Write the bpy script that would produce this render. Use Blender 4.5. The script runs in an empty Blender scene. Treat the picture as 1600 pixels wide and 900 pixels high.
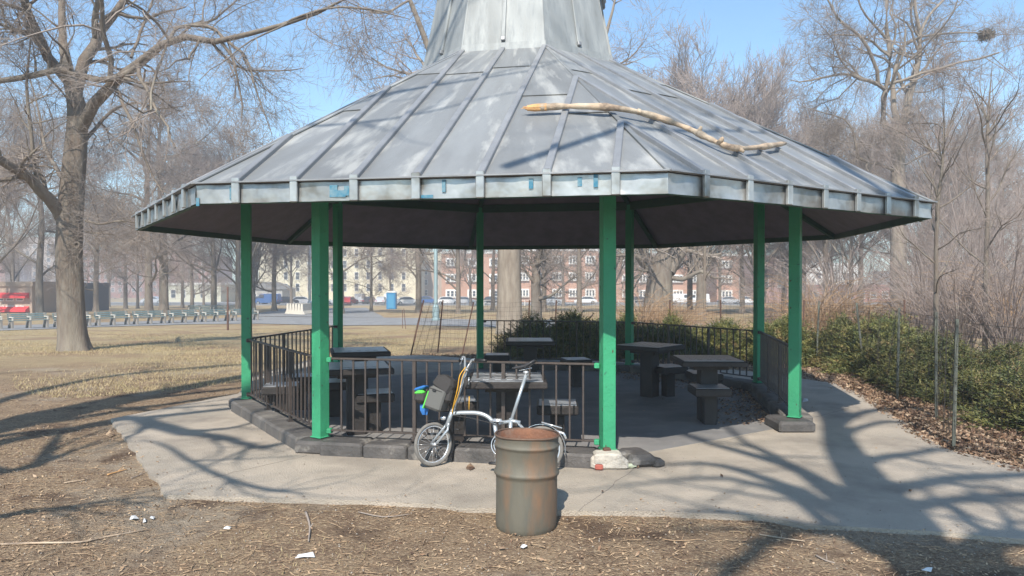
import bpy, math, random
import numpy as np
from math import radians as R, sin, cos, tan, pi, sqrt
from mathutils import Vector, Matrix

scn = bpy.context.scene
COL = scn.collection
random.seed(7)

# ------------------------------------------------------------------ camera
EYE = 1.78; FPX = 1133.4; PITCH = -0.011
cam_d = bpy.data.cameras.new('camera'); cam = bpy.data.objects.new('camera', cam_d); COL.objects.link(cam)
cam_d.sensor_width = 36; cam_d.lens = FPX / 1600 * 36
cam_d.clip_start = 0.05; cam_d.clip_end = 3000
cam.location = (0, 0, EYE); cam.rotation_euler = (pi / 2 + PITCH, 0, 0)
scn.camera = cam

# ------------------------------------------------------------------ sky + sun
SUN_AZ = R(10); SUN_EL = R(44)          # the sun stands behind the camera, a little to the left
w = bpy.data.worlds.new('World'); scn.world = w; w.use_nodes = True
nt = w.node_tree; nt.nodes.clear()
sky = nt.nodes.new('ShaderNodeTexSky'); sky.sky_type = 'NISHITA'; sky.sun_disc = False
sky.sun_elevation = SUN_EL; sky.sun_rotation = pi + SUN_AZ
sky.air_density = 1.0; sky.dust_density = 0.6; sky.ozone_density = 1.4; sky.altitude = 20
bg = nt.nodes.new('ShaderNodeBackground'); bg.inputs[1].default_value = 0.15
wo = nt.nodes.new('ShaderNodeOutputWorld')
tint = nt.nodes.new('ShaderNodeVectorMath'); tint.operation = 'MULTIPLY'; tint.inputs[1].default_value = (.76, .98, 1.06); nt.links.new(sky.outputs[0], tint.inputs[0]); nt.links.new(tint.outputs[0], bg.inputs[0]); nt.links.new(bg.outputs[0], wo.inputs[0])
to_sun = Vector((-sin(SUN_AZ) * cos(SUN_EL), -cos(SUN_AZ) * cos(SUN_EL), sin(SUN_EL)))
sd = bpy.data.lights.new('sun', 'SUN'); sd.energy = 5.0; sd.angle = R(0.53); sd.color = (1, .93, .82)
so = bpy.data.objects.new('sun', sd); COL.objects.link(so)
so.rotation_euler = to_sun.to_track_quat('Z', 'Y').to_euler(); so.location = (-10, -40, 40)
scn.view_settings.view_transform = 'Standard'; scn.view_settings.look = 'None'
scn.view_settings.exposure = 0.55; scn.view_settings.gamma = 1

# ------------------------------------------------------------------ helpers
def ray(px, py):
    x = (px - 800) / FPX; y = 1.0; z = (450 - py) / FPX
    c, s = cos(PITCH), sin(PITCH)
    return x, y * c - z * s, y * s + z * c
def at(px, py, d):
    x, y, z = ray(px, py); k = d / y
    return np.array([x * k, d, EYE + z * k])
ZY = [-400, 12, 16, 22, 30, 40, 60, 85, 110, 150, 200, 300, 2000]
ZZ = [0, 0, -.03, -.2, -.5, -.87, -1.15, -1.75, -2.3, -3.1, -3.9, -5, -9]
def tz(y): return float(np.interp(y, ZY, ZZ))
def grd(px, py, z0=None):
    x, y, z = ray(px, py); d = 10.0
    for _ in range(60):
        zz = tz(d) if z0 is None else z0
        nd = (zz - EYE) / z * y
        d = .5 * d + .5 * min(nd, 900)
    return np.array([x / y * d, d, tz(d) if z0 is None else z0])
def atx(px, d): return (px - 800) / FPX * d
def C3(r, g, b): return (r, g, b, 1)

MATS = {}
def mat(name, col, rough=.7, metal=0., col2=None, scale=5., bump=0., bscale=30., det=6., ramp=(.35, .65), col3=None, s3=1.5, r3=(.5, .7), spec=.4, stretch=None, alpha=None, coat=0, trans=0, rnd=0):
    if name in MATS: return MATS[name]
    m = bpy.data.materials.new(name); m.use_nodes = True; t = m.node_tree; n = t.nodes; L = t.links
    b = n['Principled BSDF']; b.inputs['Base Color'].default_value = C3(*col)
    b.inputs['Roughness'].default_value = rough; b.inputs['Metallic'].default_value = metal
    b.inputs['Specular IOR Level'].default_value = spec
    if coat: b.inputs['Coat Weight'].default_value = coat
    if trans: b.inputs['Transmission Weight'].default_value = trans
    tc = n.new('ShaderNodeTexCoord'); vec = tc.outputs['Object']
    if stretch == 'radial':      # streaks that run down the slope of the round roof
        sx = n.new('ShaderNodeSeparateXYZ'); L.new(vec, sx.inputs[0]); fl = n.new('ShaderNodeCombineXYZ'); L.new(sx.outputs[0], fl.inputs[0]); L.new(sx.outputs[1], fl.inputs[1])
        ln = n.new('ShaderNodeVectorMath'); ln.operation = 'LENGTH'; L.new(fl.outputs[0], ln.inputs[0]); no = n.new('ShaderNodeVectorMath'); no.operation = 'NORMALIZE'; L.new(fl.outputs[0], no.inputs[0])
        sc = n.new('ShaderNodeVectorMath'); sc.operation = 'SCALE'; sc.inputs['Scale'].default_value = 7; L.new(no.outputs[0], sc.inputs[0]); dv = n.new('ShaderNodeMath'); dv.operation = 'MULTIPLY'; dv.inputs[1].default_value = .55; L.new(ln.outputs['Value'], dv.inputs[0])
        cz = n.new('ShaderNodeCombineXYZ'); L.new(dv.outputs[0], cz.inputs[2]); ad = n.new('ShaderNodeVectorMath'); ad.operation = 'ADD'; L.new(sc.outputs[0], ad.inputs[0]); L.new(cz.outputs[0], ad.inputs[1]); vec = ad.outputs[0]
    elif stretch:
        mp = n.new('ShaderNodeMapping'); mp.inputs['Scale'].default_value = stretch; L.new(vec, mp.inputs[0]); vec = mp.outputs[0]
    def noise(sc, dt=det, r=.6):
        q = n.new('ShaderNodeTexNoise'); q.inputs['Scale'].default_value = sc; q.inputs['Detail'].default_value = dt; q.inputs['Roughness'].default_value = r
        L.new(vec, q.inputs['Vector']); return q.outputs['Fac']
    def ramps(f, lo, hi):
        r = n.new('ShaderNodeMapRange'); r.inputs[1].default_value = lo; r.inputs[2].default_value = hi; L.new(f, r.inputs[0]); return r.outputs[0]
    cur = None
    if col2:
        mx = n.new('ShaderNodeMix'); mx.data_type = 'RGBA'; mx.inputs[6].default_value = C3(*col); mx.inputs[7].default_value = C3(*col2)
        L.new(ramps(noise(scale), *ramp), mx.inputs[0]); cur = mx.outputs[2]
    if col3:
        mx = n.new('ShaderNodeMix'); mx.data_type = 'RGBA'; mx.inputs[6].default_value = C3(*col); mx.inputs[7].default_value = C3(*col3)
        if cur: L.new(cur, mx.inputs[6])
        L.new(ramps(noise(s3), *r3), mx.inputs[0]); cur = mx.outputs[2]
    if cur: L.new(cur, b.inputs['Base Color'])
    if rnd:
        oi = n.new('ShaderNodeObjectInfo'); mr = n.new('ShaderNodeMapRange'); mr.inputs[3].default_value = 1 - rnd; mr.inputs[4].default_value = 1 + rnd; L.new(oi.outputs['Random'], mr.inputs[0])
        mm = n.new('ShaderNodeVectorMath'); mm.operation = 'SCALE'; L.new(mr.outputs[0], mm.inputs['Scale'])
        if cur: L.new(cur, mm.inputs[0])
        else: mm.inputs[0].default_value = col
        L.new(mm.outputs[0], b.inputs['Base Color'])
    if bump:
        bp = n.new('ShaderNodeBump'); bp.inputs['Strength'].default_value = bump; bp.inputs['Distance'].default_value = .02
        L.new(noise(bscale), bp.inputs['Height']); L.new(bp.outputs[0], b.inputs['Normal'])
    MATS[name] = m; return m

def tag(o, label=None, cat=None, group=None, kind=None):
    if label: o['label'] = label
    if cat: o['category'] = cat
    if group: o['group'] = group
    if kind: o['kind'] = kind
    return o
def thing(name, loc, label, cat, group=None, rot=None):
    o = bpy.data.objects.new(name, None); COL.objects.link(o); o.location = loc; o.empty_display_size = .1
    if rot: o.rotation_euler = rot
    return tag(o, label, cat, group)
def raw_mesh(name, V, F, m, smooth=False):
    """V (n,3) array, F (k,3|4) array -> mesh, fast path"""
    me = bpy.data.meshes.new(name); V = np.asarray(V, dtype=np.float32); F = np.asarray(F, dtype=np.int32)
    k = F.shape[1]
    me.vertices.add(len(V)); me.vertices.foreach_set('co', V.ravel())
    me.loops.add(F.size); me.loops.foreach_set('vertex_index', F.ravel())
    me.polygons.add(len(F)); me.polygons.foreach_set('loop_start', np.arange(0, F.size, k, dtype=np.int32))
    me.update(calc_edges=True)
    if smooth: me.polygons.foreach_set('use_smooth', np.ones(len(F), dtype=bool))
    for q in (m if isinstance(m, (list, tuple)) else [m]): me.materials.append(q)
    return me
def link(name, me, parent=None, loc=None, rot=None):
    o = bpy.data.objects.new(name, me); COL.objects.link(o)
    if parent: o.parent = parent
    if loc is not None: o.location = loc
    if rot is not None: o.rotation_euler = rot
    return o

class MB:
    def __init__(s): s.v = []; s.f = []; s.mi = []; s.cur = 0
    def add(s, vs, fs):
        b = len(s.v); s.v += [tuple(map(float, p)) for p in vs]; s.f += [tuple(b + i for i in f) for f in fs]; s.mi += [s.cur] * len(fs); return s
    def box(s, c, d, rz=0, M=None, taper=1.0, bev=0.0):
        x, y, z = (q / 2 for q in d)
        if bev > 0:
            b = min(bev, x * .9, y * .9, z * .9); vs = []; rings = []
            for zz, i in ((-z, b), (-z + b, 0), (z - b, 0), (z, b)):
                X, Y = x - i, y - i; c8 = b * .7
                rings.append([(-X + c8, -Y, zz), (X - c8, -Y, zz), (X, -Y + c8, zz), (X, Y - c8, zz), (X - c8, Y, zz), (-X + c8, Y, zz), (-X, Y - c8, zz), (-X, -Y + c8, zz)])
            for r in rings: vs += r
            fs = [tuple(range(7, -1, -1)), tuple(range(24, 32))]
            for k in range(3):
                for j in range(8): fs.append((k * 8 + j, k * 8 + (j + 1) % 8, k * 8 + 8 + (j + 1) % 8, k * 8 + 8 + j))
        else:
            vs = [(-x, -y, -z), (x, -y, -z), (x, y, -z), (-x, y, -z)] + [(a * taper, b_ * taper, z) for a, b_ in ((-x, -y), (x, -y), (x, y), (-x, y))]
            fs = [(3, 2, 1, 0), (4, 5, 6, 7), (0, 1, 5, 4), (1, 2, 6, 5), (2, 3, 7, 6), (3, 0, 4, 7)]
        if M is None: M = Matrix.Rotation(rz, 3, 'Z')
        c = Vector(c); return s.add([M @ Vector(p) + c for p in vs], fs)
    def bar(s, a, b, wd, h, up=(0, 0, 1), bev=0.0):
        a = Vector(a); b = Vector(b); t = (b - a); L = t.length; t.normalize(); up = Vector(up)
        sx = t.cross(up); sx.normalize(); n = sx.cross(t)
        M = Matrix((sx, t, n)).transposed(); return s.box((a + b) / 2, (wd, L, h), M=M, bev=bev)
    def tube(s, pts, rad, n=8, cap=True, closed=False):
        P = [Vector(p) for p in pts]; K = len(P)
        if not hasattr(rad, '__len__'): rad = [rad] * K
        vs = []; ref = None
        for i, p in enumerate(P):
            if closed: t = P[(i + 1) % K] - P[i - 1]
            else: t = P[min(i + 1, K - 1)] - P[max(i - 1, 0)]
            t.normalize()
            if ref is None: ref = t.orthogonal()
            ref = (ref - t * ref.dot(t)).normalized(); q = t.cross(ref)
            for j in range(n):
                a = 2 * pi * j / n; vs.append(p + (ref * cos(a) + q * sin(a)) * rad[i])
        fs = []
        for i in range(K if closed else K - 1):
            i2 = (i + 1) % K
            for j in range(n): fs.append((i * n + j, i * n + (j + 1) % n, i2 * n + (j + 1) % n, i2 * n + j))
        if cap and not closed: fs += [tuple(range(n - 1, -1, -1)), tuple(range((K - 1) * n, K * n))]
        return s.add(vs, fs)
    def lathe(s, prof, n=32, c=(0, 0, 0), M=None, wob=None):
        vs = []; c = Vector(c); K = len(prof)
        for k, (r, z) in enumerate(prof):
            for j in range(n):
                a = 2 * pi * j / n; rr = r + (wob(a, z) if wob else 0); p = Vector((rr * cos(a), rr * sin(a), z))
                vs.append((M @ p if M else p) + c)
        fs = [(k * n + j, k * n + (j + 1) % n, (k + 1) * n + (j + 1) % n, (k + 1) * n + j) for k in range(K - 1) for j in range(n)]
        return s.add(vs, fs)
    def prism(s, poly, z0, z1, fn=None):
        """poly 2-D; fn(u,v,w)->3-D"""
        n = len(poly); fn = fn or (lambda u, v, w_: (u, v, w_))
        vs = [fn(u, v, z0) for u, v in poly] + [fn(u, v, z1) for u, v in poly]
        fs = [tuple(range(n - 1, -1, -1)), tuple(range(n, 2 * n))] + [(i, (i + 1) % n, n + (i + 1) % n, n + i) for i in range(n)]
        return s.add(vs, fs)
    def mesh(s, name, m, smooth=False, off=None):
        me = bpy.data.meshes.new(name); v = s.v
        if off is not None: v = [(a - off[0], b - off[1], c - off[2]) for a, b, c in v]
        me.from_pydata(v, [], s.f)
        ms = m if isinstance(m, (list, tuple)) else [m]
        for q in ms: me.materials.append(q)
        if len(ms) > 1: me.polygons.foreach_set('material_index', s.mi)
        if smooth: me.polygons.foreach_set('use_smooth', [True] * len(s.f))
        me.update(); return me
    def build(s, name, m, parent=None, smooth=False, world=True):
        off = None
        if parent is not None and world:
            off = Vector(parent.location)
            if parent.parent: off = off + parent.parent.location
        return link(name, s.mesh(name, m, smooth, off), parent)
def root_obj(o):
    return o

# ------------------------------------------------------------------ materials
M_dirt = mat('dirt', (.20, .145, .10), .95, col2=(.33, .26, .19), scale=2.2, bump=.9, bscale=26, col3=(.13, .09, .062), s3=.55, r3=(.5, .75), spec=.1)
M_conc = mat('concrete', (.49, .42, .345), .9, col2=(.40, .35, .29), scale=1.2, bump=.9, bscale=75, col3=(.27, .235, .20), s3=.8, r3=(.48, .68), spec=.2)
M_asph = mat('path_asphalt', (.27, .27, .27), .9, col2=(.21, .21, .215), scale=1.5, bump=.3, bscale=60, spec=.2)
M_road = mat('road_asphalt', (.13, .13, .135), .9, col2=(.10, .10, .10), scale=.8)
M_kerbp = mat('kerb_dark_paint', (.06, .057, .056), .6, col2=(.115, .105, .10), scale=4, bump=.7, bscale=25, col3=(.27, .25, .225), s3=2.6, r3=(.58, .66), spec=.35)
M_kerbt = mat('kerb_grey', (.15, .138, .128), .85, col2=(.09, .083, .078), scale=3, bump=.7, bscale=40, col3=(.27, .25, .22), s3=1.4, r3=(.5, .7))
M_green = mat('green_paint', (.042, .31, .15), .5, col2=(.036, .26, .13), scale=2.5, bump=.35, bscale=30, col3=(.035, .12, .08), s3=11, r3=(.64, .70), spec=.4, rnd=.12)
M_rail = mat('rail_paint', (.045, .036, .033), .5, col2=(.075, .058, .05), scale=9, bump=.2, bscale=80, spec=.5)
M_roof = mat('roof_metal', (.285, .295, .30), .5, .25, col2=(.205, .21, .212), scale=1.1, bump=.25, bscale=2, col3=(.42, .42, .405), s3=2.4, r3=(.52, .66), stretch='radial', rnd=.12)
M_fasc = mat('fascia_metal', (.46, .455, .44), .32, .6, col2=(.30, .30, .295), scale=4, bump=.6, bscale=3.5, det=3, col3=(.23, .21, .18), s3=4, r3=(.56, .74), rnd=.16)
M_cup = mat('cupola_metal', (.23, .245, .25), .6, .1, col2=(.33, .345, .345), scale=5, bump=.2, bscale=5, stretch=(3, 3, .35), col3=(.19, .20, .20), s3=2.5, r3=(.5, .75), rnd=.06)
M_batt = mat('batten_metal', (.32, .325, .335), .45, .35, col2=(.24, .245, .255), scale=3, bump=.2, bscale=14, rnd=.1)
M_soff = mat('soffit_boards', (.235, .20, .225), .85, col2=(.19, .165, .18), scale=4, bump=.2, bscale=20)
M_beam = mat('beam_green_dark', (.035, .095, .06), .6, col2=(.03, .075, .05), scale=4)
M_blue = mat('blue_paint', (.03, .17, .27), .7, col2=(.16, .26, .31), scale=20)
M_tabc = mat('table_dark_paint', (.020, .017, .016), .6, col2=(.032, .026, .024), scale=6, bump=.3, bscale=40, spec=.45)
M_stop = mat('stool_top', (.30, .315, .34), .28, col2=(.17, .18, .20), scale=8, bump=.15, bscale=50, spec=.9)
M_bark = mat('bark', (.205, .18, .152), .95, col2=(.16, .125, .10), scale=7, bump=1.0, bscale=22, stretch=(1, 1, .25), col3=(.31, .275, .22), s3=1.2, r3=(.5, .75), spec=.1)
M_bark2 = mat('bark_grey', (.30, .26, .215), .95, col2=(.20, .165, .135), scale=6, bump=1, bscale=18, stretch=(1, 1, .2), spec=.1)
M_twig = mat('twigs', (.24, .20, .175), .9, col2=(.33, .28, .245), scale=1.5, spec=.15)
M_twigr = mat('twigs_reddish', (.285, .225, .20), .9, col2=(.37, .31, .28), scale=1.2, spec=.15)
M_straw = mat('straw_stems', (.46, .32, .20), .9, col2=(.35, .225, .14), scale=3, spec=.1)
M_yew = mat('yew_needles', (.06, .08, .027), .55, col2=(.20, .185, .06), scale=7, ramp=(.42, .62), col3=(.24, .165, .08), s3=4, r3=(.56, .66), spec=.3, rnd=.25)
M_yewc = mat('yew_stems_and_shade', (.03, .034, .02), .95, col2=(.05, .04, .028), scale=8, bump=1, bscale=20, spec=0)
M_leaf = mat('dead_leaves', (.24, .145, .09), .8, col2=(.48, .36, .25), scale=12, ramp=(.45, .6), col3=(.10, .06, .042), s3=9, r3=(.46, .56), spec=.2)
M_chip = mat('wood_chips', (.50, .37, .24), .9, col2=(.33, .22, .14), scale=14, col3=(.17, .115, .08), s3=20, r3=(.5, .6), spec=.1)
M_grass = mat('dry_grass_blades', (.46, .36, .22), .9, col2=(.36, .30, .16), scale=2, col3=(.34, .25, .15), s3=3, r3=(.5, .7), spec=.1)
M_wire = mat('fence_wire', (.07, .06, .05), .6, .5)
M_stake = mat('stake_steel', (.16, .17, .14), .6, .3, col2=(.10, .10, .085), scale=9)
M_staker = mat('stake_rusty', (.13, .065, .045), .8, col2=(.08, .045, .035), scale=12)
M_chipp = mat('bare_steel_chip', (.035, .03, .026), .8, col2=(.10, .05, .03), scale=30)
M_log = mat('bare_log', (.46, .35, .25), .85, col2=(.20, .15, .115), scale=6, ramp=(.45, .58), bump=.5, bscale=30, col3=(.58, .48, .36), s3=3, r3=(.5, .65))
M_wood = mat('fresh_wood', (.62, .36, .16), .8, col2=(.5, .27, .12), scale=20, bump=.4)
M_drum = mat('drum_steel', (.155, .140, .108), .65, .1, col2=(.085, .085, .072), scale=4, bump=.4, bscale=9, col3=(.21, .125, .075), s3=5.0, r3=(.48, .68), stretch=(1, 1, .35), ramp=(.3, .75))
M_drin = mat('drum_rust', (.30, .14, .08), .85, col2=(.20, .10, .065), scale=6, bump=.4, bscale=30, col3=(.30, .24, .19), s3=3, r3=(.5, .7))
M_rim = mat('drum_rim_rust', (.19, .12, .085), .7, .3, col2=(.12, .08, .06), scale=12)
M_silver = mat('bike_silver', (.42, .46, .50), .3, .45, coat=.3)
M_chrome = mat('chrome', (.70, .71, .73), .25, .7)
M_tyre = mat('tyre', (.20, .19, .175), .85, col2=(.15, .14, .13), scale=20)
M_black = mat('black_plastic', (.02, .02, .022), .45)
M_sadd = mat('saddle', (.05, .05, .055), .35)
M_bag = mat('bag_grey', (.12, .12, .115), .85, bump=.3, bscale=120)
M_bagd = mat('bag_dark', (.045, .042, .042), .85, bump=.3, bscale=120)
M_lime = mat('lime_fabric', (.10, .55, .07), .7)
M_bfab = mat('blue_fabric', (.025, .14, .42), .7, bump=.3, bscale=60)
M_cable = mat('orange_cable', (.62, .33, .03), .5)
M_rub = mat('broken_concrete', (.58, .53, .46), .9, col2=(.42, .38, .33), scale=12, bump=1, bscale=25, col3=(.5, .18, .13), s3=5, r3=(.66, .7))
M_glass = mat('window_glass', (.05, .06, .075), .12, spec=.8)
M_white = mat('white_trim', (.75, .73, .69), .7)
M_paper = mat('white_paper', (.62, .62, .62), .7)
M_pole = mat('pole_teal', (.27, .36, .37), .5, .3, col2=(.33, .42, .42), scale=4)
M_poles = mat('pole_aluminium', (.62, .64, .66), .3, .8)
M_bslat = mat('bench_slat_paint', (.085, .15, .16), .6, col2=(.17, .22, .22), scale=6)
M_bconc = mat('bench_concrete', (.30, .27, .235), .9, col2=(.22, .20, .175), scale=5)
M_jersey = mat('barrier_concrete', (.62, .58, .50), .9, col2=(.5, .46, .4), scale=3)

# lawn: one sheet, bare dirt near the path blending into dry grass
def ground_material():
    m = bpy.data.materials.new('ground'); m.use_nodes = True; t = m.node_tree; n = t.nodes; L = t.links; b = n['Principled BSDF']
    b.inputs['Roughness'].default_value = .95; b.inputs['Specular IOR Level'].default_value = .1
    tc = n.new('ShaderNodeTexCoord'); P = tc.outputs['Object']
    def noise(sc, dt=8, r=.62, vec=P):
        q = n.new('ShaderNodeTexNoise'); q.inputs['Scale'].default_value = sc; q.inputs['Detail'].default_value = dt; q.inputs['Roughness'].default_value = r; L.new(vec, q.inputs[0]); return q.outputs['Fac']
    def rng(f, a, b_):
        q = n.new('ShaderNodeMapRange'); q.inputs[1].default_value = a; q.inputs[2].default_value = b_; L.new(f, q.inputs[0]); return q.outputs[0]
    def mix(f, a, b_):
        q = n.new('ShaderNodeMix'); q.data_type = 'RGBA'; L.new(f, q.inputs[0])
        for i, c in ((6, a), (7, b_)):
            if isinstance(c, tuple): q.inputs[i].default_value = C3(*c)
            else: L.new(c, q.inputs[i])
        return q.outputs[2]
    d1 = mix(rng(noise(3), .35, .68), (.185, .125, .085), (.32, .23, .15))
    d2 = mix(rng(noise(38, 4, .7), .50, .66), d1, (.46, .35, .23))
    d2b = mix(rng(noise(.45, 6), .52, .64), d2, (.36, .30, .23))
    d3 = mix(rng(noise(1.1, 6), .54, .64), d2b, (.13, .088, .062))
    g1 = mix(rng(noise(1.3), .35, .65), (.40, .30, .175), (.31, .245, .135))
    g2 = mix(rng(noise(24, 4, .7), .45, .7), g1, (.50, .40, .25))
    g3 = mix(rng(noise(.35, 6), .46, .62), g2, (.29, .20, .13))
    sep = n.new('ShaderNodeSeparateXYZ'); L.new(P, sep.inputs[0])
    # grass starts about nine metres out on the left, ragged edge
    ad = n.new('ShaderNodeMath'); ad.operation = 'MULTIPLY_ADD'; L.new(noise(.5, 6), ad.inputs[0]); ad.inputs[1].default_value = 9; L.new(sep.outputs[1], ad.inputs[2])
    f = rng(ad.outputs[0], 16.5, 22.5)
    L.new(mix(f, d3, g3), b.inputs['Base Color'])
    bp = n.new('ShaderNodeBump'); bp.inputs['Strength'].default_value = 1; bp.inputs['Distance'].default_value = .03
    s2 = n.new('ShaderNodeMath'); s2.operation = 'ADD'; L.new(noise(14), s2.inputs[0]); L.new(noise(60, 4), s2.inputs[1]); L.new(s2.outputs[0], bp.inputs['Height']); L.new(bp.outputs[0], b.inputs['Normal'])
    return m
M_ground = ground_material()

# ------------------------------------------------------------------ ground
def wob2(x, y):
    return (np.sin(x * 1.9 + 1.3 * np.sin(y * 1.1)) * np.cos(y * 1.7 + .7) * .5 + np.sin(x * 4.3 + y * 3.1) * .3 + np.sin(x * 9.1 - y * 7.7) * .2)
xs = np.unique(np.concatenate([np.linspace(-9, 9, 181), np.linspace(-40, 40, 81), np.sinh(np.linspace(-4.2, 4.2, 60)) * 22]))
ys = np.unique(np.concatenate([np.linspace(1.5, 12, 110), np.linspace(-30, 60, 91), np.linspace(60, 200, 29), np.array([-300, -120, -60, 260, 400, 700, 1200])]))
GX, GY = np.meshgrid(xs, ys)
GZ = np.interp(GY, ZY, ZZ) + wob2(GX, GY) * .011 * np.clip((60 - np.abs(GY)) / 40, 0, 1) - .008
nx, ny = len(xs), len(ys); ii = np.arange((ny - 1) * nx).reshape(ny - 1, nx)[:, :-1].ravel()
gm = raw_mesh('ground', np.stack([GX.ravel(), GY.ravel(), GZ.ravel()], 1), np.stack([ii, ii + 1, ii + nx + 1, ii + nx], 1), M_ground, True)
tag(link('ground', gm), kind='structure')

# ------------------------------------------------------------------ gazebo frame data
CX, CY = .137, 10.66; RP, RE, RN = 3.834, 5.227, 1.44; ZE, ZF, ZN = 2.44, 2.61, 4.73; ROT = R(191.63); ZB = .165; FLOOR = .03
ANG = [ROT + k * pi / 4 for k in range(8)]
def rp(r, k, z=0): return Vector((CX + r * cos(ANG[k % 8]), CY + r * sin(ANG[k % 8]), z))

# (gazebo data above)
# pavement slab round the gazebo and the path to the right
pv = [grd(173, 658), grd(262, 779), grd(400, 783), grd(600, 790), grd(770, 800), grd(900, 804), grd(1050, 806), grd(1190, 812), grd(1260, 826), grd(1340, 830), grd(1450, 836), grd(1700, 858)]
pv += [np.array([9.5, 3.6, 0]), np.array([11.5, 5.6, 0]), grd(1720, 762), grd(1600, 738), grd(1545, 722), grd(1480, 706), grd(1440, 682), grd(1400, 655), grd(1350, 620), grd(1310, 603)]
pv += [np.array([CX + 5.6 * cos(a), CY + 5.3 * sin(a), 0]) for a in [R(q) for q in (18, 38, 58, 75)]]
pv += [np.array([-.9, 16.2, 0]), np.array([-2.1, 16.9, 0]), np.array([-4.4, 16.4, 0]), np.array([-4.7, 13.2, 0]), grd(372, 618)]
def ring_smooth(P, amp, seed, step=.18):
    rs = np.random.RandomState(seed); out = []
    for a, b in zip(P, P[1:] + P[:1]):
        n = max(1, int(np.linalg.norm(b - a) / step))
        for i in range(n):
            p = a + (b - a) * i / n
            if i: p = p + rs.normal(0, amp, 3) * np.array([1, 1, 0])
            out.append(p)
    return out
pvs = ring_smooth(pv, .012, 3)
mb = MB(); mb.prism([(p[0], p[1]) for p in pvs], -.06, FLOOR)
import bmesh
o = mb.build('pavement', M_conc); tag(o, kind='structure')
bmh = bmesh.new(); bmh.from_mesh(o.data); bmesh.ops.triangulate(bmh, faces=bmh.faces[:]); bmh.to_mesh(o.data); bmh.free()
def cracks():
    m = mat('pavement_joint', (.25, .22, .19), .95); mb = MB()
    for a, b in (((330, 752), (480, 716)), ((905, 804), (1010, 722)), ((1110, 700), (1330, 640))):
        A, B = grd(*a), grd(*b); rs = random.Random(a[0]); P = [A + (B - A) * t / 14 + np.array([rs.gauss(0, .008), rs.gauss(0, .008), 0]) for t in range(15)]
        for p, q in zip(P, P[1:]): mb.bar((p[0], p[1], FLOOR + .0015), (q[0], q[1], FLOOR + .001), .005, .003)
    tag(mb.build('pavement_joints', m), kind='structure')
cracks()
# floor inside the ring of posts, its colour darkened to carry the roof's shade
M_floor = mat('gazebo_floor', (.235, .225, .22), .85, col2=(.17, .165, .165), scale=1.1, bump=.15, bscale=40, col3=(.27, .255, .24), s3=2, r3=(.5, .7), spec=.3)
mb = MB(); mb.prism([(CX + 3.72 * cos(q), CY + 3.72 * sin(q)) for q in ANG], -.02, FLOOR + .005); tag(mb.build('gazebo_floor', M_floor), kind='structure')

def strip(near, far, name, m, dz=.02):
    mb = MB(); A = [grd(*p) for p in near]; B = [grd(*p) for p in far]; out = []
    n = 14; K = len(A); vs = []
    A2 = []; B2 = []
    for i in range(K - 1):
        for t in range(6): A2.append(A[i] + (A[i + 1] - A[i]) * t / 6); B2.append(B[i] + (B[i + 1] - B[i]) * t / 6)
    A2.append(A[-1]); B2.append(B[-1])
    for a, b in zip(A2, B2):
        for j in range(n + 1):
            p = a + (b - a) * j / n; vs.append((p[0], p[1], tz(p[1]) + dz))
    fs = [(i * (n + 1) + j, (i + 1) * (n + 1) + j, (i + 1) * (n + 1) + j + 1, i * (n + 1) + j + 1) for i in range(len(A2) - 1) for j in range(n)]
    mb.add(vs, fs); tag(mb.build(name, m), kind='structure')
strip([(-260, 527), (0, 517), (130, 512), (300, 507), (400, 506), (530, 509), (640, 508), (760, 511), (900, 513), (1150, 515)],
      [(-260, 516), (0, 509.5), (130, 505), (300, 500), (400, 495), (530, 496), (640, 497), (760, 500), (900, 501), (1150, 503)], 'park_path', M_asph)
strip([(380, 494.5), (470, 495), (530, 495.6), (600, 496.6)], [(440, 483), (500, 482), (545, 481.5), (572, 481)], 'side_path', M_asph, .024)
mb = MB(); 
vs = []; YR = [127, 135, 143, 150]
for y in YR: vs += [(-330, y, tz(y) + .05), (330, y, tz(y) + .05)]
mb.add(vs, [(0, 1, 3, 2), (2, 3, 5, 4), (4, 5, 7, 6)]); tag(mb.build('road', M_road), kind='structure')
def yslab(y, d, h, name, m):
    mb = MB(); mb.box((0, y + d / 2, tz(y) + h / 2 - .05), (660, d, h + .1)); tag(mb.build(name, m), kind='structure')
yslab(124.4, 2.4, .15, 'near_pavement', M_asph); yslab(150.2, 5, .15, 'far_pavement', M_asph)
# ------------------------------------------------------------------ gazebo
GZB = thing('gazebo', (CX, CY, FLOOR), 'octagonal park gazebo with green posts, black railings and a weathered grey metal roof with cupola', 'gazebo')
def child(name, parent, loc=(0, 0, 0)):
    o = bpy.data.objects.new(name, None); COL.objects.link(o); o.parent = parent; o.location = loc; return o
def outdir(k): return Vector((cos(ANG[k % 8]), sin(ANG[k % 8]), 0))
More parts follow.
